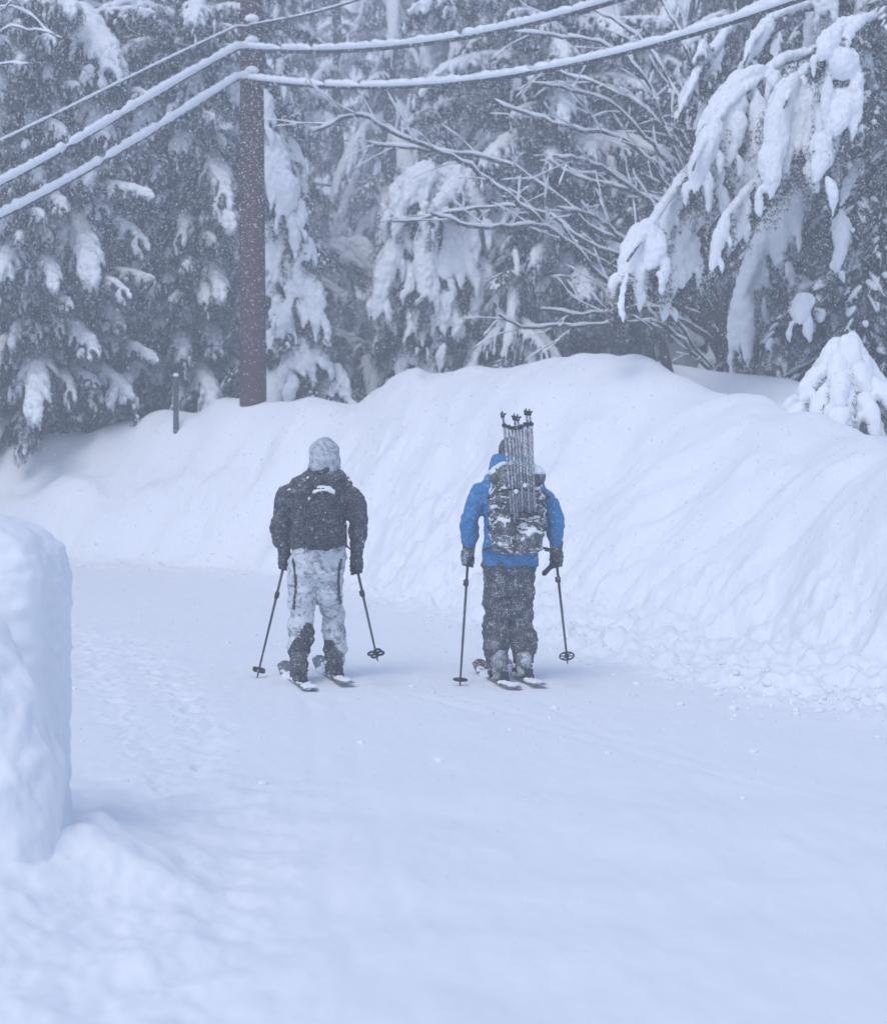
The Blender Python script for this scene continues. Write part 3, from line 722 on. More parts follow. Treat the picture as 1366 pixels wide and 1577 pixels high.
tongues_on(TREES[11], [([(965, 790), (935, 900), (915, 990)], 38), ([(1130, 800), (1080, 900), (1020, 1000), (980, 1080)], 44), ([(1165, 960), (1130, 1040), (1115, 1090)], 70), ([(1060, 960), (1000, 1040), (960, 1100)], 44),
  ([(1210, 500), (1250, 540), (1280, 620)], 110), ([(1100, 570), (1060, 620), (1040, 680)], 50), ([(900, 1150), (930, 1250), (960, 1330)], 110), ([(990, 1090), (1010, 1160)], 60), ([(720, 330), (690, 400), (670, 500)], 40), ([(800, 420), (770, 500), (750, 560)], 36),
  ([(1300, 950), (1280, 1010), (1320, 1080)], 60), ([(960, 300), (970, 350)], 44), ([(1240, 790), (1290, 830), (1330, 870)], 40)], 33.0, z4, 1.3, seed=7)

# ------------------------------------------------------------------ small snow-buried spruce in front of the hemlock
def buried_spruce():
    Y = 21.0; x = (1300 - CX) * Y / F; zb = H(x, Y) - .05
    t = thing('young_spruce', 'young spruce under a smooth white hood of snow at the bank\'s right edge', 'tree', (x, Y, zb))
    obj('trunk', trunk_mesh(1.1, .05, .015, 5), t)
    rs = np.random.RandomState(3); top = P(1308, 520, Y).z - zb
    tp, td = [], []
    for i in range(30):
        az = i * 2.4 + rs.uniform(-.2, .2); f = (i + .5) / 30
        z1 = top * (1 - .62 * f ** .9); rr = .12 + .72 * f ** .8 * rs.uniform(.8, 1.15)
        sn = G(); g = G()
        p0 = np.array([0, 0, z1]); d = np.array([math.cos(az), math.sin(az), 0])
        pts = resample([p0, p0 + d * rr * .5 + [0, 0, -.04], p0 + d * rr * .85 + [0, 0, -.22], p0 + d * rr + [0, 0, -.22 - .3 * f - .1]], 10)
        g.tube(pts, list(np.linspace(.014, .004, 10)), 4)
        w_ = rs.uniform(.085, .125)
        sn.pill([p + [0, 0, .04] for p in pts], [w_ * .7, w_ * 1.15, w_ * 1.1, w_ * .55], 9, 12, flat=.85)
        sd = np.array([-d[1], d[0], 0])
        for k in range(5):
            b = pts[3 + k % 6]; e = rs.choice([-1, 1])
            sn.pill([b, b + sd * e * .10 + [0, 0, -.04], b + sd * e * .14 + [0, 0, -.18]], [w_ * .5, w_ * .5, w_ * .25], 7, 8)
        q = np.array([p + sd * rs.uniform(-.16, .16) + [0, 0, -.05] for p in np.repeat(pts, 8, 0)])
        g.tris(needle_tris(rs, q, np.tile(d * .5 + [0, 0, -.6], (len(q), 1)), 6, .09, .011, .6), 1)
        b = obj('bough', g.mesh('bough', [M['bark'], M['hemlock']], False), t)
        obj('snow_load', remesh(sn.mesh('snow_load', M['snow_soft']), .016, 4, [((8, 8, 8), .02)]), b)
buried_spruce()

# ------------------------------------------------------------------ bare tree with snow-lined arching limbs
def snow_line(sn, q, r, w):
    n = len(q)
    sn.tube([p + [0, 0, r * .8 + w * .35] for p in q], [w * (1 + .35 * math.sin(i * 1.7)) * (.25 if i in (0, n - 1) else 1) for i in range(n)], 6, flat=.75)
def bare_tree(name, label, base, limbs, seed, rscale=1.0, twigs=True, trunk=None):
    o = Vector(base); t = thing(name, label, 'tree', o); rs = np.random.RandomState(seed)
    g = G(); tr = resample([Vector(p) - o for p in trunk], 14); g.tube(tr, list(np.linspace(.13, .05, 14) * rscale), 9)
    tk = obj('trunk', g.mesh('trunk', M['bark']), t)
    for li, (pix, Y0, Y1, r0) in enumerate(limbs):
        n = len(pix)
        pts = [P(a, b, Y0 + (Y1 - Y0) * i / (n - 1)) - o for i, (a, b) in enumerate(pix)]
        # start of the limb at the closest point of the trunk
        k = int(np.argmin([np.linalg.norm(np.array(pts[0]) + [.3, 0, -.6] - p) for p in tr])); st = tr[k]
        Lm = sum((pts[i + 1] - pts[i]).length for i in range(n - 1)); q = resample([st] + pts, max(14, int(Lm / .12)))
        q = q + .012 * rs.normal(size=q.shape)
        m = len(q); g = G(); sn = G(); rr = (.012 + (r0 * 1.1 - .012) * np.linspace(1, 0, m) ** .8) * rscale
        g.tube(q, list(rr), 6); snow_line(sn, q, float(rr.mean()), .027 * rscale)
        if twigs:
            def grow(b, d, l, r, dep):
                pp = [b]; dd = d.copy(); k_ = 6
                for s in range(k_):
                    dd = dd + rs.normal(size=3) * .10 + [0, 0, -.03]; dd /= np.linalg.norm(dd); pp.append(pp[-1] + dd * l / k_)
                pp = np.array(pp); g.tube(pp, list(np.linspace(r, .003, k_ + 1)), 4); snow_line(sn, pp, r * .5, .012 + .35 * r)
                if dep:
                    for _ in range(2):
                        j = rs.randint(1, k_); e = dd + rs.normal(size=3) * .55; e /= np.linalg.norm(e)
                        grow(pp[j], e, l * .55, r * .6, dep - 1)
            j = m // 4
            while j < m - 1:
                tg = q[j + 1] - q[j - 1]; tg /= np.linalg.norm(tg)
                sd = np.array([tg[2], 0, -tg[0]]) * rs.choice([-1, 1])
                d = tg * .9 + sd * rs.uniform(.25, .75) + [0, rs.uniform(-.5, .5), .05]; d /= np.linalg.norm(d)
                grow(q[j], d, rs.uniform(.35, .95), .009 * rscale, 1 if rs.rand() < .6 else 0)
                j += rs.randint(2, 6)
        lb = obj('limb', g.mesh('limb', M['bark']), t)
        obj('snow_load', sn.mesh('snow_load', M['snow_soft']), lb, kind='stuff')
    return t
xb = P(1120, 600, 28.0)
bare_tree('bare_tree', 'leafless tree with long arching branches lined with snow, leaning left in front of the pines', (xb.x, 28.0, H(xb.x, 28) - .2), [
    ([(1090, 520), (1020, 480), (949, 447), (892, 390), (851, 357), (826, 348), (775, 352), (728, 348), (662, 328)], 27.6, 26.2, .045),
    ([(1095, 500), (1030, 420), (960, 373), (912, 353), (871, 312), (810, 271), (761, 246), (687, 234), (621, 230), (564, 221)], 27.8, 27.6, .045),
    ([(1090, 500), (1000, 450), (920, 400), (851, 361), (810, 320), (753, 279), (712, 250), (666, 230), (613, 209), (560, 180), (520, 186), (480, 204)], 27.6, 26.8, .048),
    ([(920, 380), (850, 335), (794, 318), (735, 322), (695, 326), (646, 340), (605, 340)], 27.4, 28.2, .026),
    ([(1100, 460), (1040, 330), (960, 291), (892, 275), (843, 246)], 28, 28.8, .04),
    ([(1100, 440), (1036, 298), (966, 219), (929, 205), (892, 201), (810, 176), (761, 156)], 28, 27, .042),
    ([(1105, 420), (1066, 258), (988, 166), (921, 131), (871, 115), (800, 105)], 28.2, 29, .042),
    ([(1100, 440), (1050, 290), (1000, 220), (940, 160), (880, 140), (820, 128)], 28, 26.5, .036),
    ([(1095, 480), (1014, 328), (944, 271), (900, 249), (850, 240)], 27.8, 26.6, .038),
    ([(1100, 540), (1040, 430), (974, 381), (926, 341), (900, 328), (860, 322)], 27.8, 26.2, .034),
    ([(1090, 560), (1020, 480), (960, 476), (892, 484), (830, 476)], 27.6, 26.6, .028),
    ([(1090, 570), (1020, 500), (953, 498), (871, 502), (802, 502), (769, 484)], 27.6, 26.2, .028),
    ([(1100, 430), (1060, 200), (1010, 90), (960, 40), (900, 10)], 28.2, 28.4, .036),
    ([(1105, 400), (1080, 180), (1050, 60), (1000, -20), (940, -60)], 28.4, 29, .036),
    ([(1100, 420), (1040, 240), (985, 110), (930, 70), (860, 55), (790, 50)], 28.2, 27.4, .030),
], 31, 1.0, True, [(xb.x, 28, H(xb.x, 28) - .3), P(1112, 520, 28), P(1104, 400, 28.1), P(1112, 240, 28.3), P(1120, 60, 28.6)])
xb = P(1031, 560, 25.5)
bare_tree('bare_sapling', 'short broken snow-lined stem leaning out of the bank under the hemlock', (xb.x, 25.5, H(xb.x, 25.5)), [
    ([(1015, 525), (1000, 508), (988, 495), (972, 486)], 25.5, 25.2, .02)], 8, .7, False, [(xb.x, 25.5, H(xb.x, 25.5) - .2), P(1020, 532, 25.5), P(1003, 510, 25.4)])
xb = P(-60, 560, 27)
bare_tree('bare_sapling', 'thin dark leafless sapling at the top left corner with twigs poking into view', (xb.x, 27, H(xb.x, 27) - .2), [
    ([(-40, 100), (-10, 60), (20, 40), (50, 45), (85, 55)], 27, 26, .018), ([(-45, 150), (-20, 110), (10, 98), (45, 100)], 27, 26.4, .014), ([(-40, 40), (0, 10), (40, 20), (70, 45), (95, 60)], 27, 26.5, .014),
    ([(-45, 60), (-10, 25), (15, 5), (40, -12)], 27, 26.6, .014)], 9, .8, False, [(xb.x, 27, H(xb.x, 27) - .2), P(-58, 300, 27), P(-46, 100, 27), P(-40, -60, 27)])


# ================================================================== UTILITY POLE, CABLES, MARKER POST
def solve_y(px, py, lo=26.5, hi=30.):
    ys = np.linspace(lo, hi, 200); z = hgt((px - CX) * ys / F, ys); p = HY + (CAMZ - z) * F / ys
    k = np.nonzero(p <= py)[0]; return float(ys[k[0]]) if len(k) else 28.6
YP = 28.4; XP = (390.5 - CX) * YP / F; ZP = H(XP, YP) - 1.2
pole = thing('utility_pole', 'tall reddish-brown wooden utility pole standing in the snowbank', 'utility pole', (XP, YP, ZP))
g = G(); n = 30
g.tube([(-.0035 * z, 0, z) for z in np.linspace(0, 12.5, n)], list(np.linspace(.196, .135, n)), 28)
post = g.mesh('post', M['pole_wood']); v = getv(post); a = np.arctan2(v[:, 1], v[:, 0])
v[:, :2] *= (1 + .018 * pn(a * 3, v[:, 2] * .4, 2.0))[:, None]; setv(post, v); obj('post', post, pole)
for py in (40, 73, 119):
    z = P(0, py, YP).z - ZP; g = G()
    g.tube([(-.02, -.155, z - .10), (-.02, -.20, z - .02)], .022, 8)
    g.box((-.02, -.20, z - .03), (.07, .05, .12)); g.tube([(-.02, -.22, z - .03), (-.02, -.26, z - .03)], .016, 8)
    c = obj('cable_clamp', g.mesh('cable_clamp', M['steel'], False), pole)
    g = G(); g.pill([(-.10, -.21, z + .045), (0, -.21, z + .07), (.10, -.2, z + .045)], [.04, .06, .04], 8, 8)
    obj('snow_cap', g.mesh('snow_cap', M['snow_soft']), c)
g = G(); g.pill([(-.22, -.18, 1.10), (0, -.24, 1.13), (.22, -.18, 1.10)], [.06, .09, .06], 8, 10)

def cable(label, left, right, rc, rs_, Yl=24.5, Yr=20.0, ur=1230.0):
    y0 = YP - .23
    x0 = (371 + 14 - CX) * y0 / F - .02
    def span(pix, Ye, ue):
        xe = (ue - CX) * Ye / F
        pts = []; us = np.array([p[0] for p in pix], float); vs = np.array([p[1] for p in pix], float)
        lst = []
        for u_ in np.linspace(us[0], us[-1], 60):
            k = (u_ - CX) / F; t = (k * y0 - x0) / ((xe - x0) - k * (Ye - y0)); t = max(t, 0)
            Yq = y0 + t * (Ye - y0)
            # smooth interpolation of the sag
            c = np.polyfit(us, vs, min(3, len(us) - 1)); pyv = np.polyval(c, u_)
            lst.append((t, (x0 + t * (xe - x0), Yq, P(0, pyv, Yq).z)))
        T = np.array([l[0] for l in lst]); Q = np.array([l[1] for l in lst])
        k = 8; sl = (Q[-1] - Q[-k]) / (T[-1] - T[-k]); ext = []
        for i in range(1, 20):
            dt = i * .08; e = Q[-1] + sl * dt; e[2] += (.35 if Ye == Yr else .2) * dt * dt; ext.append(e)
        return np.vstack([Q, ext])
    Lq = span(left, Yl, 0.0); Rq = span(right, Yr, ur)
    j = np.array([x0, y0, (Lq[0][2] + Rq[0][2]) / 2])
    Lq[:, 2] += (j[2] - Lq[0][2]) * np.exp(-np.arange(len(Lq)) / 10.); Rq[:, 2] += (j[2] - Rq[0][2]) * np.exp(-np.arange(len(Rq)) / 10.)
    q = np.vstack([Lq[::-1][:-1], [j], Rq[1:]]); n = 700; q = resample(q, n)
    root = thing('overhead_cable', label, 'cable', j.tolist()); q = q - j
    g = G(); g.tube(q, rc, 7); c = obj('wire', g.mesh('wire', M['cable']), root)
    rs = np.random.RandomState(int(rc * 1e4)); w_ = rs_ * (1 + .16 * pn(np.arange(n) * .35, 1.5) + .16 * pn(np.arange(n) * .9, 4.5) + .12 * rs.normal(size=n) * .6)
    for _ in range(9): k_ = rs.randint(3, n - 3); w_[k_:k_ + 2] *= .4; w_[k_ - 1] *= .7
    g = G(); g.tube([p + [0, 0, rc * .5 + float(w_[i]) * .62] for i, p in enumerate(q)], list(w_), 9, flat=1.0, wide=.78)
    obj('snow_load', g.mesh('snow_load', M['snow_soft']), root)
cable('upper of the two thick snow-laden cables strung from the wooden pole', [(371, 75), (270, 130), (140, 207), (0, 285)], [(371, 73), (450, 78), (600, 73), (750, 52), (870, 24), (960, -2)], .030, .058)
cable('lower of the two thick snow-laden cables, sagging right from the wooden pole', [(371, 121), (250, 195), (120, 272), (0, 335)], [(371, 119), (450, 128), (550, 133), (680, 131), (800, 115), (950, 84), (1100, 43), (1225, 2)], .030, .058)
cable('thin overhead wire with little snow, topmost of the three on the wooden pole', [(371, 42), (250, 96), (120, 160), (0, 218)], [(371, 38), (450, 27), (560, -3)], .014, .018)

YM = solve_y(271.5, 664); XM = (271.5 - CX) * YM / F; zt = P(0, 580, YM).z; zm = P(0, 664, YM).z
mk = thing('marker_post', 'short dark metal marker post sticking out of the bank left of the wooden pole', 'post', (XM, YM, H(XM, YM)))
zb_ = H(XM, YM); g = G()
prof = [(-.04, .0), (-.03, .0), (-.022, -.028), (.022, -.028), (.03, 0), (.04, 0), (.04, .006), (.026, .006), (.018, -.022), (-.018, -.022), (-.026, .006), (-.04, .006)]
vs = [(x, y, z) for z in (-.4, zt - zb_) for x, y in prof]; k = len(prof)
g.add(vs, [(i, (i + 1) % k, (i + 1) % k + k, i + k) for i in range(k)] + [tuple(range(k, 2 * k))[::1], tuple(range(k - 1, -1, -1))])
obj('channel', g.mesh('channel', M['steel'], False), mk)
g = G()
for i in range(6): g.tube([(0, -.026, zt - zb_ - .06 - i * .1), (0, -.036, zt - zb_ - .06 - i * .1)], .010, 8)
obj('bolt', g.mesh('bolt', M['rubber'], False), mk)
g = G(); g.pill([(-.04, -.01, zt - zb_ + .01), (0, -.012, zt - zb_ + .025), (.04, -.01, zt - zb_ + .01)], [.02, .028, .02], 8, 8)
obj('snow_cap', g.mesh('snow_cap', M['snow_soft']), mk)

# ================================================================== FOREGROUND SNOW BLOCK
def snow_block():
    Y = 8.8; x1 = (108 - CX) * Y / F; zt = P(0, 792, Y).z; o = Vector((x1 - .49, Y, 0))
    t = thing('snow_block', 'tall straight-sided block of packed snow with a rounded cap at the left edge', 'snow block', o)
    g = G()
    secs = [(-.3, 0.0, 0, .46, .55), (.2, 0.0, 0, .435, .50), (.5, 0.0, 0, .44, .48), (1.0, .005, 0, .445, .48), (1.20, .01, 0, .44, .47), (1.30, .0, 0, .425, .45), (1.38, -.03, 0, .38, .42), (zt - .04, -.06, 0, .33, .38), (zt, -.08, 0, .26, .32)]
    g.rings(secs, 48, 5.0)
    me = remesh(g.mesh('packed_snow', M['snow']), .018, 8, [((1.5, 1.5, .6), .025), ((4, 4, 1.2), .014), ((5, 5, 20), .010), ((16, 16, 16), .008)])
    obj('packed_snow', me, t)
    g = G()
    for a, b, c, rx, ry, rz in ((-.10, 0, zt - .03, .34, .38, .055), (-.25, .05, zt, .26, .3, .04), (.02, -.1, zt - .07, .26, .3, .05)): g.ell((a, b, c), (rx, ry, rz))
    obj('snow_cap', remesh(g.mesh('snow_cap', M['snow_soft']), .016, 6, [((5, 5, 5), .02), ((14, 14, 14), .006)]), t)
    h = thing('snow_heap', 'soft blurred heap of snow leaning against the front of the tall snow block', 'snow heap', (-2.10, 7.9, 0))
    g = G()
    g.rings([(-.4, 0, 0, .70, .65), (.0, 0, 0, .63, .60), (.25, 0, .05, .60, .55), (.5, 0, .1, .56, .50), (.7, 0, .15, .50, .42), (.9, 0, .18, .40, .34), (1.06, 0, .2, .27, .24), (1.16, -.02, .2, .14, .14)], 40, 2.2)
    obj('heaped_snow', remesh(g.mesh('heaped_snow', M['snow']), .022, 12, [((1.6, 1.6, 1.6), .05), ((4.5, 4.5, 4.5), .03), ((11, 11, 11), .016), ((28, 28, 28), .006)]), h)
snow_block()

# loose snow clods at the foot of the bank and on the drive
def clods():
    rs = np.random.RandomState(12); g = G()
    for i in range(520):
        u_ = rs.uniform(60, 1366); yf = np.interp(u_, U2, YF); Y = yf - abs(rs.normal()) * .9 + .25
        if rs.rand() < .12: Y = rs.uniform(10, yf)
        x = (u_ - CX) * Y / F; r = .008 + .026 * rs.rand() ** 3; z = H(x, Y)
        k = g.n; g.ell((x, Y, z + r * .2), (r * rs.uniform(.8, 1.5), r, r * .7), 0, 7, 5)
        g.v[-1] += rs.normal(size=g.v[-1].shape) * r * .12
    obj('snow_clods', g.mesh('snow_clods', M['snow_soft']), kind='stuff')
clods()

# ================================================================== PEOPLE
def pole_strap(g, c, side): 
    pts = [c + Vector((math.cos(a) * .035 * side, math.sin(a) * .012, -.05 + math.sin(a) * .06)) for a in np.linspace(0, 2 * math.pi, 14)]
    g.tube(pts, .006, 5, cap=False)

def ski_pole(label, top, tip, collar=.18, wide=.055, spokes=6, style='ring'):
    """held ski pole: grip top -> tip in world space"""
    top = Vector(top); tip = Vector(tip); L = (tip - top).length
    t = thing('ski_pole', label, 'ski pole', top); t.rotation_mode = 'QUATERNION'; t.rotation_quaternion = (tip - top).to_track_quat('-Z', 'Y')
    g = G(); g.tube([(0, 0, -.10), (0, 0, -L * .55), (0, 0, -L + .06)], [.0105, .0095, .0075], 10); obj('shaft', g.mesh('shaft', M['shaft']), t)
    g = G(); g.tube([(0, 0, .02), (0, 0, .012), (0, 0, -.02), (0, 0, -.06), (0, 0, -.12), (0, 0, -.135)], [.006, .019, .017, .0155, .015, .010], 10); obj('grip', g.mesh('grip', M['rubber']), t)
    g = G(); g.tube([(0, 0, -L * collar - .12), (0, 0, -L * collar - .13), (0, 0, -L * collar - .17), (0, 0, -L * collar - .18)], [.010, .0165, .0165, .010], 10)
    g.box((.016, 0, -L * collar - .15), (.014, .012, .04)); obj('lock_collar', g.mesh('lock_collar', M['rubber']), t)
    g = G(); pole_strap(g, Vector((0, 0, 0)), 1); obj('strap', g.mesh('strap', M['black']), t)
    g = G(); bz = -L + .07; g.tube([(0, 0, bz + .015), (0, 0, bz - .012)], .014, 10)
    n = spokes
    if style == 'ring':
        for i in range(n):
            a = 2 * math.pi * i / n; c, s = math.cos(a), math.sin(a); g.tube([(c * .012, s * .012, bz), (c * wide * .95, s * wide * .95, bz)], .0045, 5)
        g.tube([(math.cos(a) * wide, math.sin(a) * wide, bz) for a in np.linspace(0, 2 * math.pi, 25)], .006, 6, cap=False)
    else:
        for i in range(n):
            a = 2 * math.pi * i / n; cx_, cy_ = math.cos(a) * wide * .6, math.sin(a) * wide * .6
            g.tube([(cx_ + math.cos(b) * wide * .42, cy_ + math.sin(b) * wide * .42, bz) for b in np.linspace(0, 2 * math.pi, 15)], .0085, 6, cap=False)
    obj('basket', g.mesh('basket', M['rubber']), t)
    g = G(); g.tube([(0, 0, -L + .065), (0, 0, -L + .02), (0, 0, -L)], [.007, .006, .002], 8); obj('tip', g.mesh('tip', M['steel']), t)
    return t

def ski(label, boot, heading, topmat, group, length=1.18, wd=.052, z=0.0):
    """boot = world xy of the boot centre, heading = angle left of +Y"""
    t = thing('ski', label, 'ski', (boot[0], boot[1], z), group, heading)
    n = 40; g = G(); vs = []
    for i in range(n):
        s = -.44 + i / (n - 1); y = s * length
        hw = wd * (1 + .9 * (s - .02) ** 2)
        if s > .525: hw *= math.sqrt(max(.05, 1 - ((s - .525) / .037) ** 2))
        if s < -.41: hw *= math.sqrt(max(.12, 1 - ((-.41 - s) / .036) ** 2))
        zz = .012 + (.085 * ((s - .38) / .18) ** 1.6 if s > .38 else 0) + (.012 * ((-.40 - s) / .04) ** 2 if s < -.40 else 0)
        th = .011 if abs(s) < .2 else .007
        vs += [(-hw, y, zz), (-hw * .86, y, zz + th), (hw * .86, y, zz + th), (hw, y, zz)]
    fs = []
    for i in range(n - 1):
        for k in range(4):
            a = i * 4 + k; b = i * 4 + (k + 1) % 4; fs.append((a, b, b + 4, a + 4))
    fs += [(3, 2, 1, 0), tuple(range(4 * n - 4, 4 * n))]
    g.add(vs, fs); obj('ski_board', g.mesh('ski_board', topmat), t)
    g = G(); g.box((0, .17, .045), (.075, .08, .045)); g.box((0, .14, .075), (.05, .03, .03)); obj('toe_binding', g.mesh('toe_binding', M['rubber'], False), t)
    g = G(); g.box((0, -.14, .035), (.07, .09, .03)); g.box((0, -.165, .07), (.055, .035, .05)); obj('heel_binding', g.mesh('heel_binding', M['rubber'], False), t)
    rs = np.random.RandomState(int(abs(boot[0]) * 1000)); g = G()
    for _ in range(44):
        y = rs.uniform(-.48, .56); g.ell((rs.uniform(-.04, .04), y, .022 + (.085 * ((y / length - .38) / .18) ** 1.6 if y / length > .38 else 0)), (rs.uniform(.012, .032), rs.uniform(.02, .05), rs.uniform(.008, .02)), 0, 8, 5)
    for y0, y1, ww in ((.18, .46, .064), (-.42, -.20, .036)):
        g.pill([(rs.uniform(-.01, .01), y, .016) for y in np.linspace(y0, y1, 6)], [ww, ww * 1.15, ww * .9], 10, 14, flat=.55)
    me = remesh(g.mesh('snow_load', M['snow_fine']), .007, 2, [((30, 30, 30), .006)])
    obj('snow_load', me, t)
    return t

def glove(parent, wrist, hand, side, m, fingers=True, cuff=True):
    """fist closed round a near-vertical grip at `hand` (local); side -1 left, +1 right"""
    h = Vector(hand); wv = Vector(wrist); g = G(); q = 1.28
    g.pill([wv + Vector((0, 0, .03)), (wv + h) / 2, h + Vector((side * .012, -.004, .025))], [.040, .044, .048], 12, 10)
    g.ell(h + Vector((side * .018, -.008, .0)), (.026 * q, .040 * q, .050 * q))                     # palm / back of the hand
    for k in range(4):                                                                    # four fingers wrapping the grip
        z = (.034 - k * .0235) * q; rr = (.031, .033, .032, .029)[k] * q; fr = (.0125, .0130, .0125, .0110)[k] * q
        pts = [h + Vector((side * math.cos(a) * rr, math.sin(a) * rr * 1.05, z - .004 * i)) for i, a in enumerate(np.linspace(-.5, 3.3 - .15 * (k == 3), 8))]
        g.pill(pts, [fr * 1.1, fr, fr, fr * .9], 8, 14)
    pts = [h + Vector((side * .012, -.034, .03)), h + Vector((-side * .012, -.040, .045)), h + Vector((-side * .034, -.018, .048)), h + Vector((-side * .036, .006, .04))]
    g.pill(pts, [.018 * q, .016 * q, .0145 * q, .012 * q], 8, 12)
    me = remesh(g.mesh('glove', m), .006, 2, [((40, 40, 40), .002)])
    o = obj('glove', me, parent)
    if cuff:
        g = G(); d = (wv - h).normalized(); g.tube([wv - d * .03, wv - d * .026, wv + d * .04, wv + d * .045], [.036, .046, .052, .046], 14)
        obj('cuff', g.mesh('cuff', m), o)
    return o

def boot(parent, foot, ankle, m):
    f = Vector(foot); a = Vector(ankle); g = G()
    g.pill([f + Vector((0, -.13, .05)), f + Vector((0, -.02, .055)), f + Vector((0, .10, .05)), f + Vector((0, .17, .04))], [.050, .052, .054, .040], 12, 14, flat=.95)
    g.tube([f + Vector((0, -.08, .04)), f + Vector((0, -.09, .14)), a + Vector((0, 0, .06)), a + Vector((0, 0, .12))], [.055, .058, .066, .062], 16)
    g.box(f + Vector((0, .01, .016)), (.085, .30, .03))
    g.box(f + Vector((0, -.145, .10)), (.05, .03, .05)); g.box(f + Vector((0, -.14, .155)), (.035, .025, .03))
    b = obj('boot', remesh(g.mesh('boot', m), .009, 2, [((22, 22, 22), .005)]), parent)
    g = G()
    for k in range(3):
        z = .07 + k * .055; g.box(f + Vector((.055, -.03 + .01 * k, z)), (.02, .05, .016)); g.box(f + Vector((-.055, -.03 + .01 * k, z)), (.02, .05, .016))
    obj('buckles', g.mesh('buckles', M['steel'], False), b, kind='stuff')
    return b

def body_mesh(S):
    g = G(); sh = S['sh']; hip = S['hip']; hd = Vector(S['head'])
    zt = S['torso'][-1][0]
    g.rings([(z, cx, cy, rx * .82, ry * .82) for z, cx, cy, rx, ry in S['torso']], 24)
    g.rings([(hip[0] - .14, hip[1], 0, .12, .10), (hip[0], hip[1], 0, .155, .115), (S['torso'][0][0] + .06, hip[1], 0, .15, .11)], 24)
    g.tube([(hd.x * .8, hd.y - .02, zt - .08), (hd.x, hd.y - .01, hd.z - .05)], .055, 14)
    g.ell(hd, (.077, .096, .115), 0, 20, 14)
    g.ell(hd + Vector((0, .045, -.055)), (.052, .05, .055))                               # jaw
    g.ell(hd + Vector((0, .098, -.012)), (.013, .022, .025)); g.ell(hd + Vector((0, .090, -.055)), (.024, .012, .007))   # nose, lips
    for e in (-1, 1):
        g.ell(hd + Vector((e * .080, 0, -.005)), (.010, .022, .032)); g.ell(hd + Vector((e * .030, .083, .015)), (.014, .010, .008)); g.ell(hd + Vector((e * .03, .086, .034)), (.022, .008, .006))
    for A in S['arms']:
        g.tube(resample(A['p'] + [A['hand']], 12), list(np.interp(np.linspace(0, 1, 12), [0, .45, .9, 1], [.052, .042, .030, .034])), 12)
        h = Vector(A['hand']); sd = A['side']
        for k in range(4): g.tube([h + Vector((sd * .02, -.01 + .01 * k, .02 - .02 * k)), h + Vector((sd * .024, .022, .024 - .022 * k)), h + Vector((0, .030, .022 - .022 * k))], .008, 6)
        g.tube([h + Vector((sd * .01, -.02, .02)), h + Vector((-sd * .018, -.028, .036))], .009, 6)
    for l in S['legs']:
        g.tube(resample(l['p'], 14), list(np.interp(np.linspace(0, 1, 14), [0, .3, .5, .7, 1], [.082, .072, .052, .050, .040])), 14)
        f = Vector(l['foot']); g.pill([f + Vector((0, -.10, .045)), f + Vector((0, .02, .05)), f + Vector((0, .14, .035))], [.036, .036, .03], 10, 12)
        g.tube([l['p'][-1], f + Vector((0, -.07, .06))], .038, 10)
    return remesh(g.mesh('body', M['skin']), .012, 2)

def person(S, loc, label, jm, tm, gm, bm):
    t = thing('person', label, 'person', loc)
    obj('body', body_mesh(S), t)
    # jacket with sleeves
    g = G(); g.rings(S['torso'], 30, 2.3)
    for A in S['arms']:
        n = 16; g.pill(resample(A['p'], n), A['r'], 16, 22)
    jme = remesh(g.mesh('jacket', jm), .011, 5, [((7, 7, 10), .020), ((16, 16, 24), .009), ((30, 30, 45), .004)])
    j = obj('jacket', jme, t)
    # trousers
    g = G(); g.rings(S['pelvis'], 30, 2.3)
    for l in S['legs']: g.tube(resample(l['p'], 22), list(np.interp(np.linspace(0, 1, 22), np.linspace(0, 1, len(l['r'])), l['r'])), 18)
    tme = remesh(g.mesh('trousers', tm), .011, 4, [((6, 6, 9), .022), ((12, 12, 26), .013), ((28, 28, 50), .005)])
    tr = obj('trousers', tme, t)
    for l in S['legs']: boot(t, l['foot'], l['p'][-1], bm)
    for A in S['arms']: glove(t, A['p'][-1], A['hand'], A['side'], gm)
    return t, j, jme, tr, tme

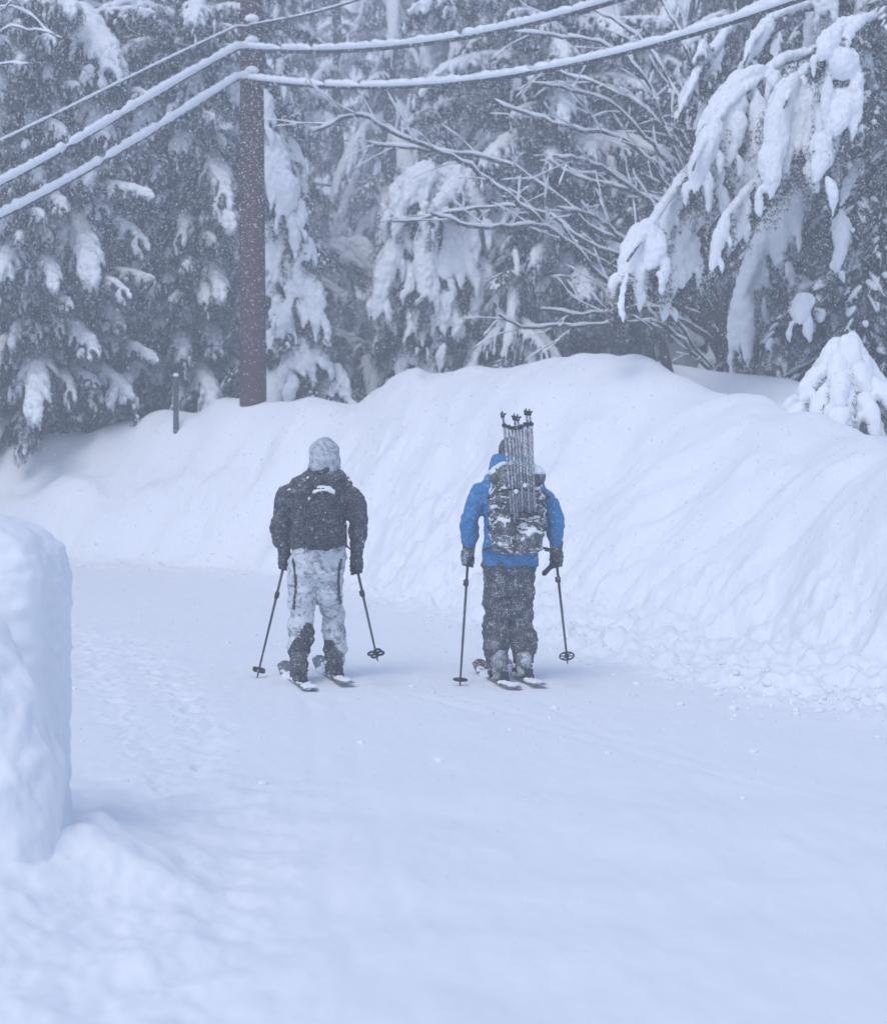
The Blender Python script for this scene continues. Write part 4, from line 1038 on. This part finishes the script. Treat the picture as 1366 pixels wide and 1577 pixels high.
# ---- left skier
K1 = 206.0
def L1(px, py, y=0.0, cx=490, gy=1050): return ((px - cx) / K1, y, (gy - py) / K1)
S1 = dict(
    head=L1(499, 706, .04), sh=None, hip=(.90, 0),
    torso=[(.975, .0, 0, .190, .135), (.99, .0, 0, .212, .152), (1.08, 0, 0, .205, .150), (1.20, 0, 0, .212, .150), (1.32, .005, 0, .225, .150), (1.42, .015, 0, .235, .145), (1.47, .022, 0, .228, .135), (1.51, .03, .0, .195, .12), (1.545, .038, .01, .145, .105), (1.585, .045, .02, .100, .09)],
    arms=[dict(side=-1, p=[L1(460, 756), L1(441, 775, -.01), L1(431, 812, -.03), L1(434, 838, .02), L1(437, 852, .05)], r=[.088, .092, .078, .070, .060, .050], hand=L1(438, 868, .07)),
          dict(side=1, p=[L1(533, 756), L1(547, 779, -.02), L1(553, 815, -.03), L1(551, 840, .02), L1(549, 856, .05)], r=[.088, .092, .078, .072, .062, .052], hand=L1(548, 874, .07))],
    pelvis=[(.70, .01, 0, .12, .10), (.78, .0, 0, .195, .14), (.86, 0, 0, .208, .148), (.93, 0, 0, .212, .148), (1.02, 0, 0, .20, .14)],
    legs=[dict(p=[L1(467, 880), L1(465, 920, .01), L1(464, 957, .04), L1(461, 995, -.08), L1(463, 1028, -.16)], r=[.105, .108, .108, .100, .088, .092, .094, .088, .070, .058], foot=L1(464, 1046, -.17)),
          dict(p=[L1(509, 880), L1(508, 920, .03), L1(510, 957, .13), L1(516, 995, .11), L1(515, 1026, .08)], r=[.105, .106, .104, .098, .086, .090, .094, .088, .078, .066], foot=L1(515, 1043, .10))])
X1 = (490 - CX) * 15.0 / F
# feet stand on the skis: lift the figure's origin to the snow surface
Z1 = H(X1, 15.0) + .012
p1, j1, jm1, t1, tm1 = person(S1, (X1, 15.0, Z1), 'skier seen from behind in a charcoal jacket with pale patterned hood and trousers', M['jacket_dark'], M['trousers_camo'], M['jacket_dark'], M['boot'])
hd = Vector(S1['head'])
g = G(); g.ell(hd + Vector((0, -.005, .012)), (.118, .135, .128), 0, 26, 18); g.rings([(1.535, .05, .01, .10, .105), (1.58, .048, .01, .118, .12), (1.66, .045, .02, .118, .13)], 26)
hm = remesh(g.mesh('hood', M['hood_camo']), .009, 3, [((9, 9, 12), .014), ((24, 24, 30), .005)])
hood = obj('hood', hm, p1)
g = G(); g.rings([(1.535, .045, .005, .098, .10), (1.55, .045, .005, .108, .112), (1.585, .045, .005, .104, .108), (1.60, .045, .005, .09, .09)], 26); obj('collar', remesh(g.mesh('collar', M['jacket_dark']), .01, 2, [((20, 20, 20), .008)]), p1)
pm = patch_mesh('snow_load', jm1, lambda c, n: (n[:, 2] > .62) & (c[:, 2] > 1.40) & (pn(c[:, 0] * 16, c[:, 1] * 16, c[:, 2] * 16) > .12), .007, M['snow_fine'])
if pm: obj('snow_load', pm, j1)
# dark inner gaiter panels, seams
def gait(c, n):
    left = (c[:, 0] < 0) & (c[:, 2] < np.minimum(.25 + (c[:, 0] + .20) * 1.55, .42) + .01 * np.sin(c[:, 0] * 60))
    right = (c[:, 0] >= 0) & (c[:, 2] < .29) & (c[:, 0] < .115 + (.29 - c[:, 2]) * .28)
    return (left | right) & (c[:, 1] < .12)
pm = patch_mesh('gaiter_panel', tm1, gait, .006, M['pack_black'], drop=.001); obj('gaiter_panel', pm, t1)
def seam(side):
    def f(c, n):
        x0 = np.where(c[:, 2] > .88, side * .155 + (.92 - c[:, 2]) * 0, side * (.155 - .02 * np.sin((c[:, 2] - .52) * 8)))
        return (np.abs(c[:, 0] - x0 + (.025 if side < 0 else -.02)) < .0095) & (c[:, 1] < 0.02) & (c[:, 2] > .53) & (c[:, 2] < .91)
    return f
for sd_ in (-1, 1):
    pm = patch_mesh('seam', tm1, seam(sd_), .004, M['pack_black'], drop=.002)
    if pm: obj('seam', pm, t1)
# small day pack on the back
bp = thing('backpack', 'small black rounded day pack with a cap of snow on the charcoal jacket', 'backpack', (X1 + .05, 14.82, Z1 + .965))
g = G(); g.rings([(.05, .0, 0, .10, .05), (.07, 0, 0, .135, .075), (.18, 0, -.01, .142, .085), (.30, 0, -.01, .132, .082), (.38, 0, 0, .112, .07), (.435, 0, .01, .08, .055), (.47, 0, .02, .045, .035)], 28, 2.5)
bm1 = remesh(g.mesh('pack_body', M['pack_black']), .009, 3, [((9, 9, 14), .012), ((26, 26, 26), .004)]); pb = obj('pack_body', bm1, bp)
pm = patch_mesh('snow_load', bm1, lambda c, n: ((n[:, 2] > .62) & (c[:, 2] > .30)), .013, M['snow_fine']); obj('snow_load', pm, pb)
g = G()
pts = [(math.cos(a) * .142, -.06, .16 + math.sin(a) * .285) for a in np.linspace(math.pi * .98, .02, 18)]; g.tube(pts, .007, 6)
obj('zip', g.mesh('zip', M['black']), pb)
for e in (-1, 1):
    g = G(); g.tube(resample([(e * .07, .03, .46), (e * .11, .04, .53), (e * .16, .13, .50), (e * .17, .25, .40)], 14), .018, 8, flat=.4); obj('shoulder_strap', g.mesh('shoulder_strap', M['pack_black']), bp)
    g = G(); g.tube(resample([(e * .13, .02, .08), (e * .19, .08, .02), (e * .225, .18, -.02)], 10), .012, 6, flat=.4); obj('side_strap', g.mesh('side_strap', M['black']), bp)
g = G(); g.tube(resample([(-.035, .045, .47), (0, .03, .53), (.035, .045, .47)], 10), .008, 6); obj('haul_loop', g.mesh('haul_loop', M['black']), bp)
# fold of snow behind the neck
# ---- right skier
def L2(px, py, y=0.0): return L1(px, py, y, 785, 1045)
S2 = dict(
    head=L2(787, 703, .05), sh=None, hip=(.82, 0),
    torso=[(.82, .0, 0, .19, .135), (.835, .0, 0, .216, .158), (.93, 0, 0, .205, .150), (1.08, .01, 0, .20, .148), (1.22, .02, 0, .215, .150), (1.34, .025, 0, .235, .150), (1.43, .028, 0, .235, .145), (1.49, .02, 0, .20, .13), (1.54, .0, .01, .15, .12), (1.60, -.0, .02, .12, .11), (1.64, -.0, .03, .10, .10)],
    arms=[dict(side=-1, p=[L2(752, 752), L2(735, 775, -.01), L2(724, 803, -.03), L2(723, 835, .02), L2(722, 848, .05)], r=[.090, .088, .080, .072, .064, .056], hand=L2(721, 862, .07)),
          dict(side=1, p=[L2(828, 758), L2(844, 780, -.01), L2(855, 808, -.03), L2(856, 835, .02), L2(857, 846, .05)], r=[.088, .085, .078, .070, .064, .056], hand=L2(857, 864, .07))],
    pelvis=[(.60, -.0, 0, .15, .11), (.68, .0, 0, .188, .14), (.76, 0, 0, .198, .148), (.83, 0, 0, .20, .148), (.88, 0, 0, .19, .14)],
    legs=[dict(p=[L2(765, 905), L2(766, 940, .01), L2(764, 965, .03), L2(762, 1000, -.04), L2(767, 1027, -.08)], r=[.108, .108, .104, .098, .096, .100, .106, .104, .090, .060], foot=L2(768, 1041, -.09)),
          dict(p=[L2(803, 905), L2(802, 940, .03), L2(803, 965, .07), L2(807, 1000, .02), L2(807, 1025, .0)], r=[.108, .106, .100, .094, .092, .096, .102, .100, .092, .075], foot=L2(806, 1039, .01))])
X2 = (785 - CX) * 15.0 / F; Z2 = H(X2, 15.0) + .012 + 5 / K1
for l in S2['legs']: l['foot'] = (l['foot'][0], l['foot'][1], l['foot'][2] - .02)
p2, j2, jm2, t2, tm2 = person(S2, (X2, 15.0, Z2), 'skier in a blue shell jacket and dark trousers, seen from behind, carrying a large pack', M['blue'], M['trousers_dark'], M['pack_grey'], M['boot_snowy'])
hd = Vector(S2['head'])
g = G(); g.ell(hd + Vector((0, -.012, .022)), (.098, .116, .112), 0, 26, 18)
bn = obj('beanie', remesh(g.mesh('beanie', M['pack_grey']), .009, 3, [((12, 12, 12), .012), ((30, 30, 30), .004)]), p2)
g = G(); g.rings([(1.535, -.0, .0, .15, .13), (1.575, -.005, .0, .142, .135), (1.615, -.01, .0, .125, .125), (1.65, -.01, .01, .108, .11)], 28); obj('hood', remesh(g.mesh('hood', M['blue']), .009, 2, [((10, 10, 16), .022), ((24, 24, 24), .006)]), p2)
pm = patch_mesh('snow_load', jm2, lambda c, n: (n[:, 2] > .66) & (c[:, 2] > 1.3) & (pn(c[:, 0] * 18, c[:, 1] * 18, c[:, 2] * 18) > .18), .006, M['snow_fine'])
if pm: obj('snow_load', pm, j2)
# big pack
PX, PY, PZ = X2 + (795 - 785) / K1, 14.78, Z2 + .94
bp = thing('backpack', 'large dark grey touring pack crusted with snow on the back of the skier in blue', 'backpack', (PX, PY, PZ))
def psnow(name, me, par, nz=.45, thr=.0, off=.010, fr=18, extra=None):
    pm = patch_mesh(name, me, lambda c, n: ((n[:, 2] + .35 * pn(c[:, 0] * fr, c[:, 1] * fr, c[:, 2] * fr)) > nz) & (pn(c[:, 0] * fr * .7, c[:, 1] * fr, c[:, 2] * fr + 9) > thr), off, M['snow_fine'])
    if pm: obj('snow_load', pm, par)
g = G(); g.rings([(.0, 0, 0, .15, .08), (.02, 0, 0, .185, .105), (.12, 0, -.01, .205, .125), (.30, 0, -.01, .205, .125), (.46, 0, 0, .195, .115), (.53, 0, .01, .18, .10)], 30, 3.0)
mm = remesh(g.mesh('pack_body', M['pack_grey']), .010, 3, [((8, 8, 12), .022), ((18, 18, 22), .012), ((34, 34, 34), .005)]); pb = obj('pack_body', mm, bp); psnow('s', mm, pb, .40, .1)
pm = patch_mesh('snow_load', mm, lambda c, n: (pn(c[:, 0] * 14, c[:, 1] * 14, c[:, 2] * 20 + 4) > .42) & (n[:, 1] < .2), .008, M['snow_fine'])
if pm: obj('snow_load', pm, pb)
pm = patch_mesh('snow_load', mm, lambda c, n: (np.abs(pn(c[:, 0] * 11, c[:, 1] * 11, c[:, 2] * 24 + 2)) < .055) & (pn(c[:, 0] * 9, c[:, 1] * 9, c[:, 2] * 9 + 7) > -.1) & (n[:, 1] < .3), .006, M['snow_fine'], drop=.001)
if pm: obj('snow_load', pm, pb)
g = G(); g.rings([(.50, 0, 0, .18, .10), (.515, 0, -.01, .20, .125), (.57, 0, -.01, .20, .13), (.62, 0, 0, .17, .11), (.645, 0, .01, .11, .07)], 30, 2.8)
mm = remesh(g.mesh('top_lid', M['pack_grey']), .009, 3, [((10, 10, 14), .016), ((24, 24, 24), .007)]); lid = obj('top_lid', mm, bp); psnow('s', mm, lid, .30, -.15, .014, 14)
for e, z0, rx in ((-.085, .13, .075), (.09, .06, .085), (.02, .27, .055)):
    g = G(); g.rings([(z0 - .0, e, -.125, rx * .8, .03), (z0 + .02, e, -.13, rx, .045), (z0 + .085, e, -.13, rx, .045), (z0 + .12, e, -.125, rx * .7, .03)], 20, 2.6)
    mm = remesh(g.mesh('pocket', M['pack_grey']), .007, 2, [((20, 20, 24), .012)]); po = obj('pocket', mm, bp); psnow('s', mm, po, .25, -.25, .011, 20)
g = G()
for e in (-1, 1):
    for z in (.14, .24, .36): g.tube(resample([(e * .10, -.14, z), (e * .17, -.13, z + .015), (e * .215, -.05, z + .03), (e * .21, .05, z + .05)], 10), .009, 6, flat=.5)
obj('compression_straps', g.mesh('compression_straps', M['black']), bp)
g = G(); g.tube(resample([(-.15, -.135, .445), (-.08, -.175, .462), (.0, -.19, .465), (.08, -.185, .455), (.15, -.15, .45), (.19, -.13, .44), (.235, -.14, .40)], 24), .009, 6); obj('lash_strap', g.mesh('lash_strap', M['black']), bp)
for e in (-1, 1):
    g = G(); g.tube(resample([(e * .09, .06, .50), (e * .13, .10, .585), (e * .17, .22, .56), (e * .17, .33, .42)], 14), .024, 8, flat=.4); obj('shoulder_strap', g.mesh('shoulder_strap', M['black']), bp)
    g = G(); g.tube(resample([(e * .17, .02, .03), (e * .225, .10, .02), (e * .23, .22, .0)], 10), .022, 8, flat=.4); obj('hip_belt', g.mesh('hip_belt', M['black']), bp)

# bundle of spare poles strapped upright on the pack
def W2(px, py, Y): return P(px, py, Y)
GP = 'spare poles strapped to the large pack'
tops = [(776.5, 655, 0), (783, 657, 1), (789, 659, 0), (794, 659, 0), (799, 659, 1), (804, 656, 0), (809, 653, 1), (813, 653, 0), (818, 653, 0)]
bots = [(788, 792), (793, 806), (797, 800), (801, 788), (805, 786), (810, 788), (815, 790), (819, 792), (823, 788)]
stick = {0: (774, 641), 3: (792, 645), 4: (797, 646), 7: (810, 637), 8: (815, 638)}
for i, ((tx, ty, dp), (bx, by)) in enumerate(zip(tops, bots)):
    Yt, Yb = 14.66 - .016 * dp, 14.585 - .016 * dp
    a = W2(bx, by, Yb); b = W2(tx, ty, Yt)
    lab = 'frosted grey spare pole strapped upright on the large pack' if i not in (0, 8) else ('leftmost spare pole in the bundle on the large pack, with a clawed tip' if i == 0 else 'rightmost spare pole in the bundle on the large pack')
    t = thing('spare_pole', lab, 'pole', a, GP)
    d = b - a; g = G(); g.tube([(0, 0, 0), d * .5, d], [.0085, .009, .0095] if i % 2 else [.0105] * 3, 10); obj('shaft', g.mesh('shaft', M['frost_shaft']), t)
    g = G(); u_ = d.normalized(); g.tube([d - u_ * .012, d - u_ * .010, d + u_ * .010, d + u_ * .012], [.012, .0175, .0175, .012], 10); obj('collar', g.mesh('collar', M['rubber']), t)
    if i in stick:
        e = W2(*stick[i], Yt) - a; g = G(); g.tube([d, d * .3 + e * .7, e], [.009, .008, .010], 8); obj('tip_section', g.mesh('tip_section', M['frost_shaft']), t)
        g = G()
        g.tube([e - u_ * .01, e + u_ * .02], [.015, .014], 8)
        for k in range(3):
            an = 2.1 * k + .6 * i; o_ = Vector((math.cos(an) * .026, math.sin(an) * .026, .022)); g.tube([e + u_ * .005, e + o_ * .6, e + o_], [.009, .008, .006], 6)
        g.tube([e, e + u_ * .04], [.009, .004], 6); obj('claw_tip', g.mesh('claw_tip', M['rubber']), t)
    g = G(); g.tube([(0, 0, -.0), -u_ * .02], [.0145, .010], 8); obj('end_cap', g.mesh('end_cap', M['rubber']), t)
    if i in (2, 5): 
        g = G(); g.pill([d * .28 + Vector((0, -.02, 0)), d * .33 + Vector((0, -.022, 0))], [.014, .018], 8, 8); obj('snow_load', g.mesh('snow_load', M['snow_fine']), t)

# held ski poles
def hw(S, i, X, Z): h = S['arms'][i]['hand']; return Vector((X + h[0], 15.0 + h[1], Z + h[2]))
def held(S, i, X, Z, tippx, tippy, Yt, label, **kw):
    h = hw(S, i, X, Z); tip = P(tippx, tippy, Yt); d = (h - tip).normalized(); return ski_pole(label, h + d * .055, tip, **kw)
held(S1, 0, X1, Z1, 396, 1045, 15.25, 'ski pole planted in the snow by the left hand of the skier in charcoal', wide=.05, spokes=4, style='loops')
held(S1, 1, X1, Z1, 582, 1019, 14.6, 'ski pole swinging clear of the snow in the right hand of the skier in charcoal', wide=.058, spokes=4, style='loops')
held(S2, 0, X2, Z2, 708, 1061, 14.75, 'ski pole planted in the snow by the left hand of the skier in blue', wide=.05, spokes=6, collar=.10)
held(S2, 1, X2, Z2, 874, 1023, 14.5, 'ski pole lifted off the snow in the right hand of the skier in blue', wide=.052, spokes=6, collar=.10)
# folded grip handle poking out under the right glove of the blue skier
h = hw(S2, 1, X2, Z2)
g = G(); g.pill([h + Vector((-.02, -.02, -.04)), h + Vector((-.06, -.04, -.08)), h + Vector((-.105, -.05, -.125))], [.020, .018, .022], 10, 10)
o = obj('snow_brush', g.mesh('snow_brush', M['rubber'])); o['label'] = 'short dark handle hanging under the right glove of the skier in blue'; o['category'] = 'handle'

# skis
GS = 'skis worn by the two skiers'
def skiz(x, y): return H(x, y) + .0
for (S, X, Z, mt, labs) in ((S1, X1, Z1, M['ski_top'], ('left ski of the skier in charcoal, grey upturned tip to the left of the boot', 'right ski of the skier in charcoal, grey tip showing between the boots')),
                            (S2, X2, Z2, M['ski_red'], ('left ski of the skier in blue, maroon tip showing left of the boots', 'right ski of the skier in blue, dark tail at the far right of the boots'))):
    for l, lb in zip(S['legs'], labs):
        f = l['foot']; ski(lb, (X + f[0], 15.0 + f[1]), R(14 if S is S1 else 12), mt, GS, z=Z + f[2] - .018 - .014)

# ================================================================== FALLING SNOW
def flakes(nn=250000):
    rs = np.random.RandomState(99)
    Y = rs.uniform(7.5, 31, nn); X = rs.uniform(-1, 1, nn) * (Y * .26 + .8); Z = rs.uniform(-.2, 1, nn)
    Z = .1 + rs.uniform(0, 1, nn) * (CAMZ + Y * .24 + .3)
    ok = (Z > hgt(X, Y) + .05) & ((Z > 2.9) | (rs.rand(nn) < .14))
    c = np.stack([X, Y, Z], 1)[ok]; n = len(c)
    s = (.0015 + .0021 * rs.rand(n) ** 2)[:, None, None] * (1 + .018 * np.clip(c[:, 1] - 12, 0, 30))[:, None, None]
    base = np.array([(1, 1, 1), (1, -1, -1), (-1, 1, -1), (-1, -1, 1)], float)[None] * rs.uniform(.6, 1.2, (n, 4, 1))
    sh = np.array([1, 1, 1.3])[None, None]
    V = (c[:, None] + base * s * sh).reshape(-1, 3)
    tri = np.array([(0, 1, 2), (0, 3, 1), (0, 2, 3), (1, 3, 2)])
    Fc = (np.arange(n)[:, None, None] * 4 + tri[None]).reshape(-1, 3)
    me = bpy.data.meshes.new('falling_snow'); me.vertices.add(len(V)); me.vertices.foreach_set('co', V.ravel())
    me.loops.add(Fc.size); me.loops.foreach_set('vertex_index', Fc.ravel().astype(np.int32))
    me.polygons.add(len(Fc)); me.polygons.foreach_set('loop_start', np.arange(0, Fc.size, 3, dtype=np.int32)); me.polygons.foreach_set('loop_total', np.full(len(Fc), 3, dtype=np.int32))
    me.update(calc_edges=True)
    fm = bpy.data.materials.new('snowflake'); fm.use_nodes = True; ft = fm.node_tree; ft.nodes.remove(ft.nodes['Principled BSDF'])
    a = ft.nodes.new('ShaderNodeBsdfDiffuse'); b = ft.nodes.new('ShaderNodeBsdfTranslucent'); x = ft.nodes.new('ShaderNodeMixShader'); x.inputs[0].default_value = .5
    for q in (a, b): q.inputs['Color'].default_value = (.93, .94, .95, 1)
    ft.links.new(a.outputs[0], x.inputs[1]); ft.links.new(b.outputs[0], x.inputs[2]); tr_ = ft.nodes.new('ShaderNodeBsdfTransparent'); y = ft.nodes.new('ShaderNodeMixShader'); y.inputs[0].default_value = .1
    ft.links.new(x.outputs[0], y.inputs[1]); ft.links.new(tr_.outputs[0], y.inputs[2]); ft.links.new(y.outputs[0], ft.nodes['Material Output'].inputs['Surface'])
    me.materials.append(fm)
    obj('falling_snow', me, kind='stuff')
flakes()
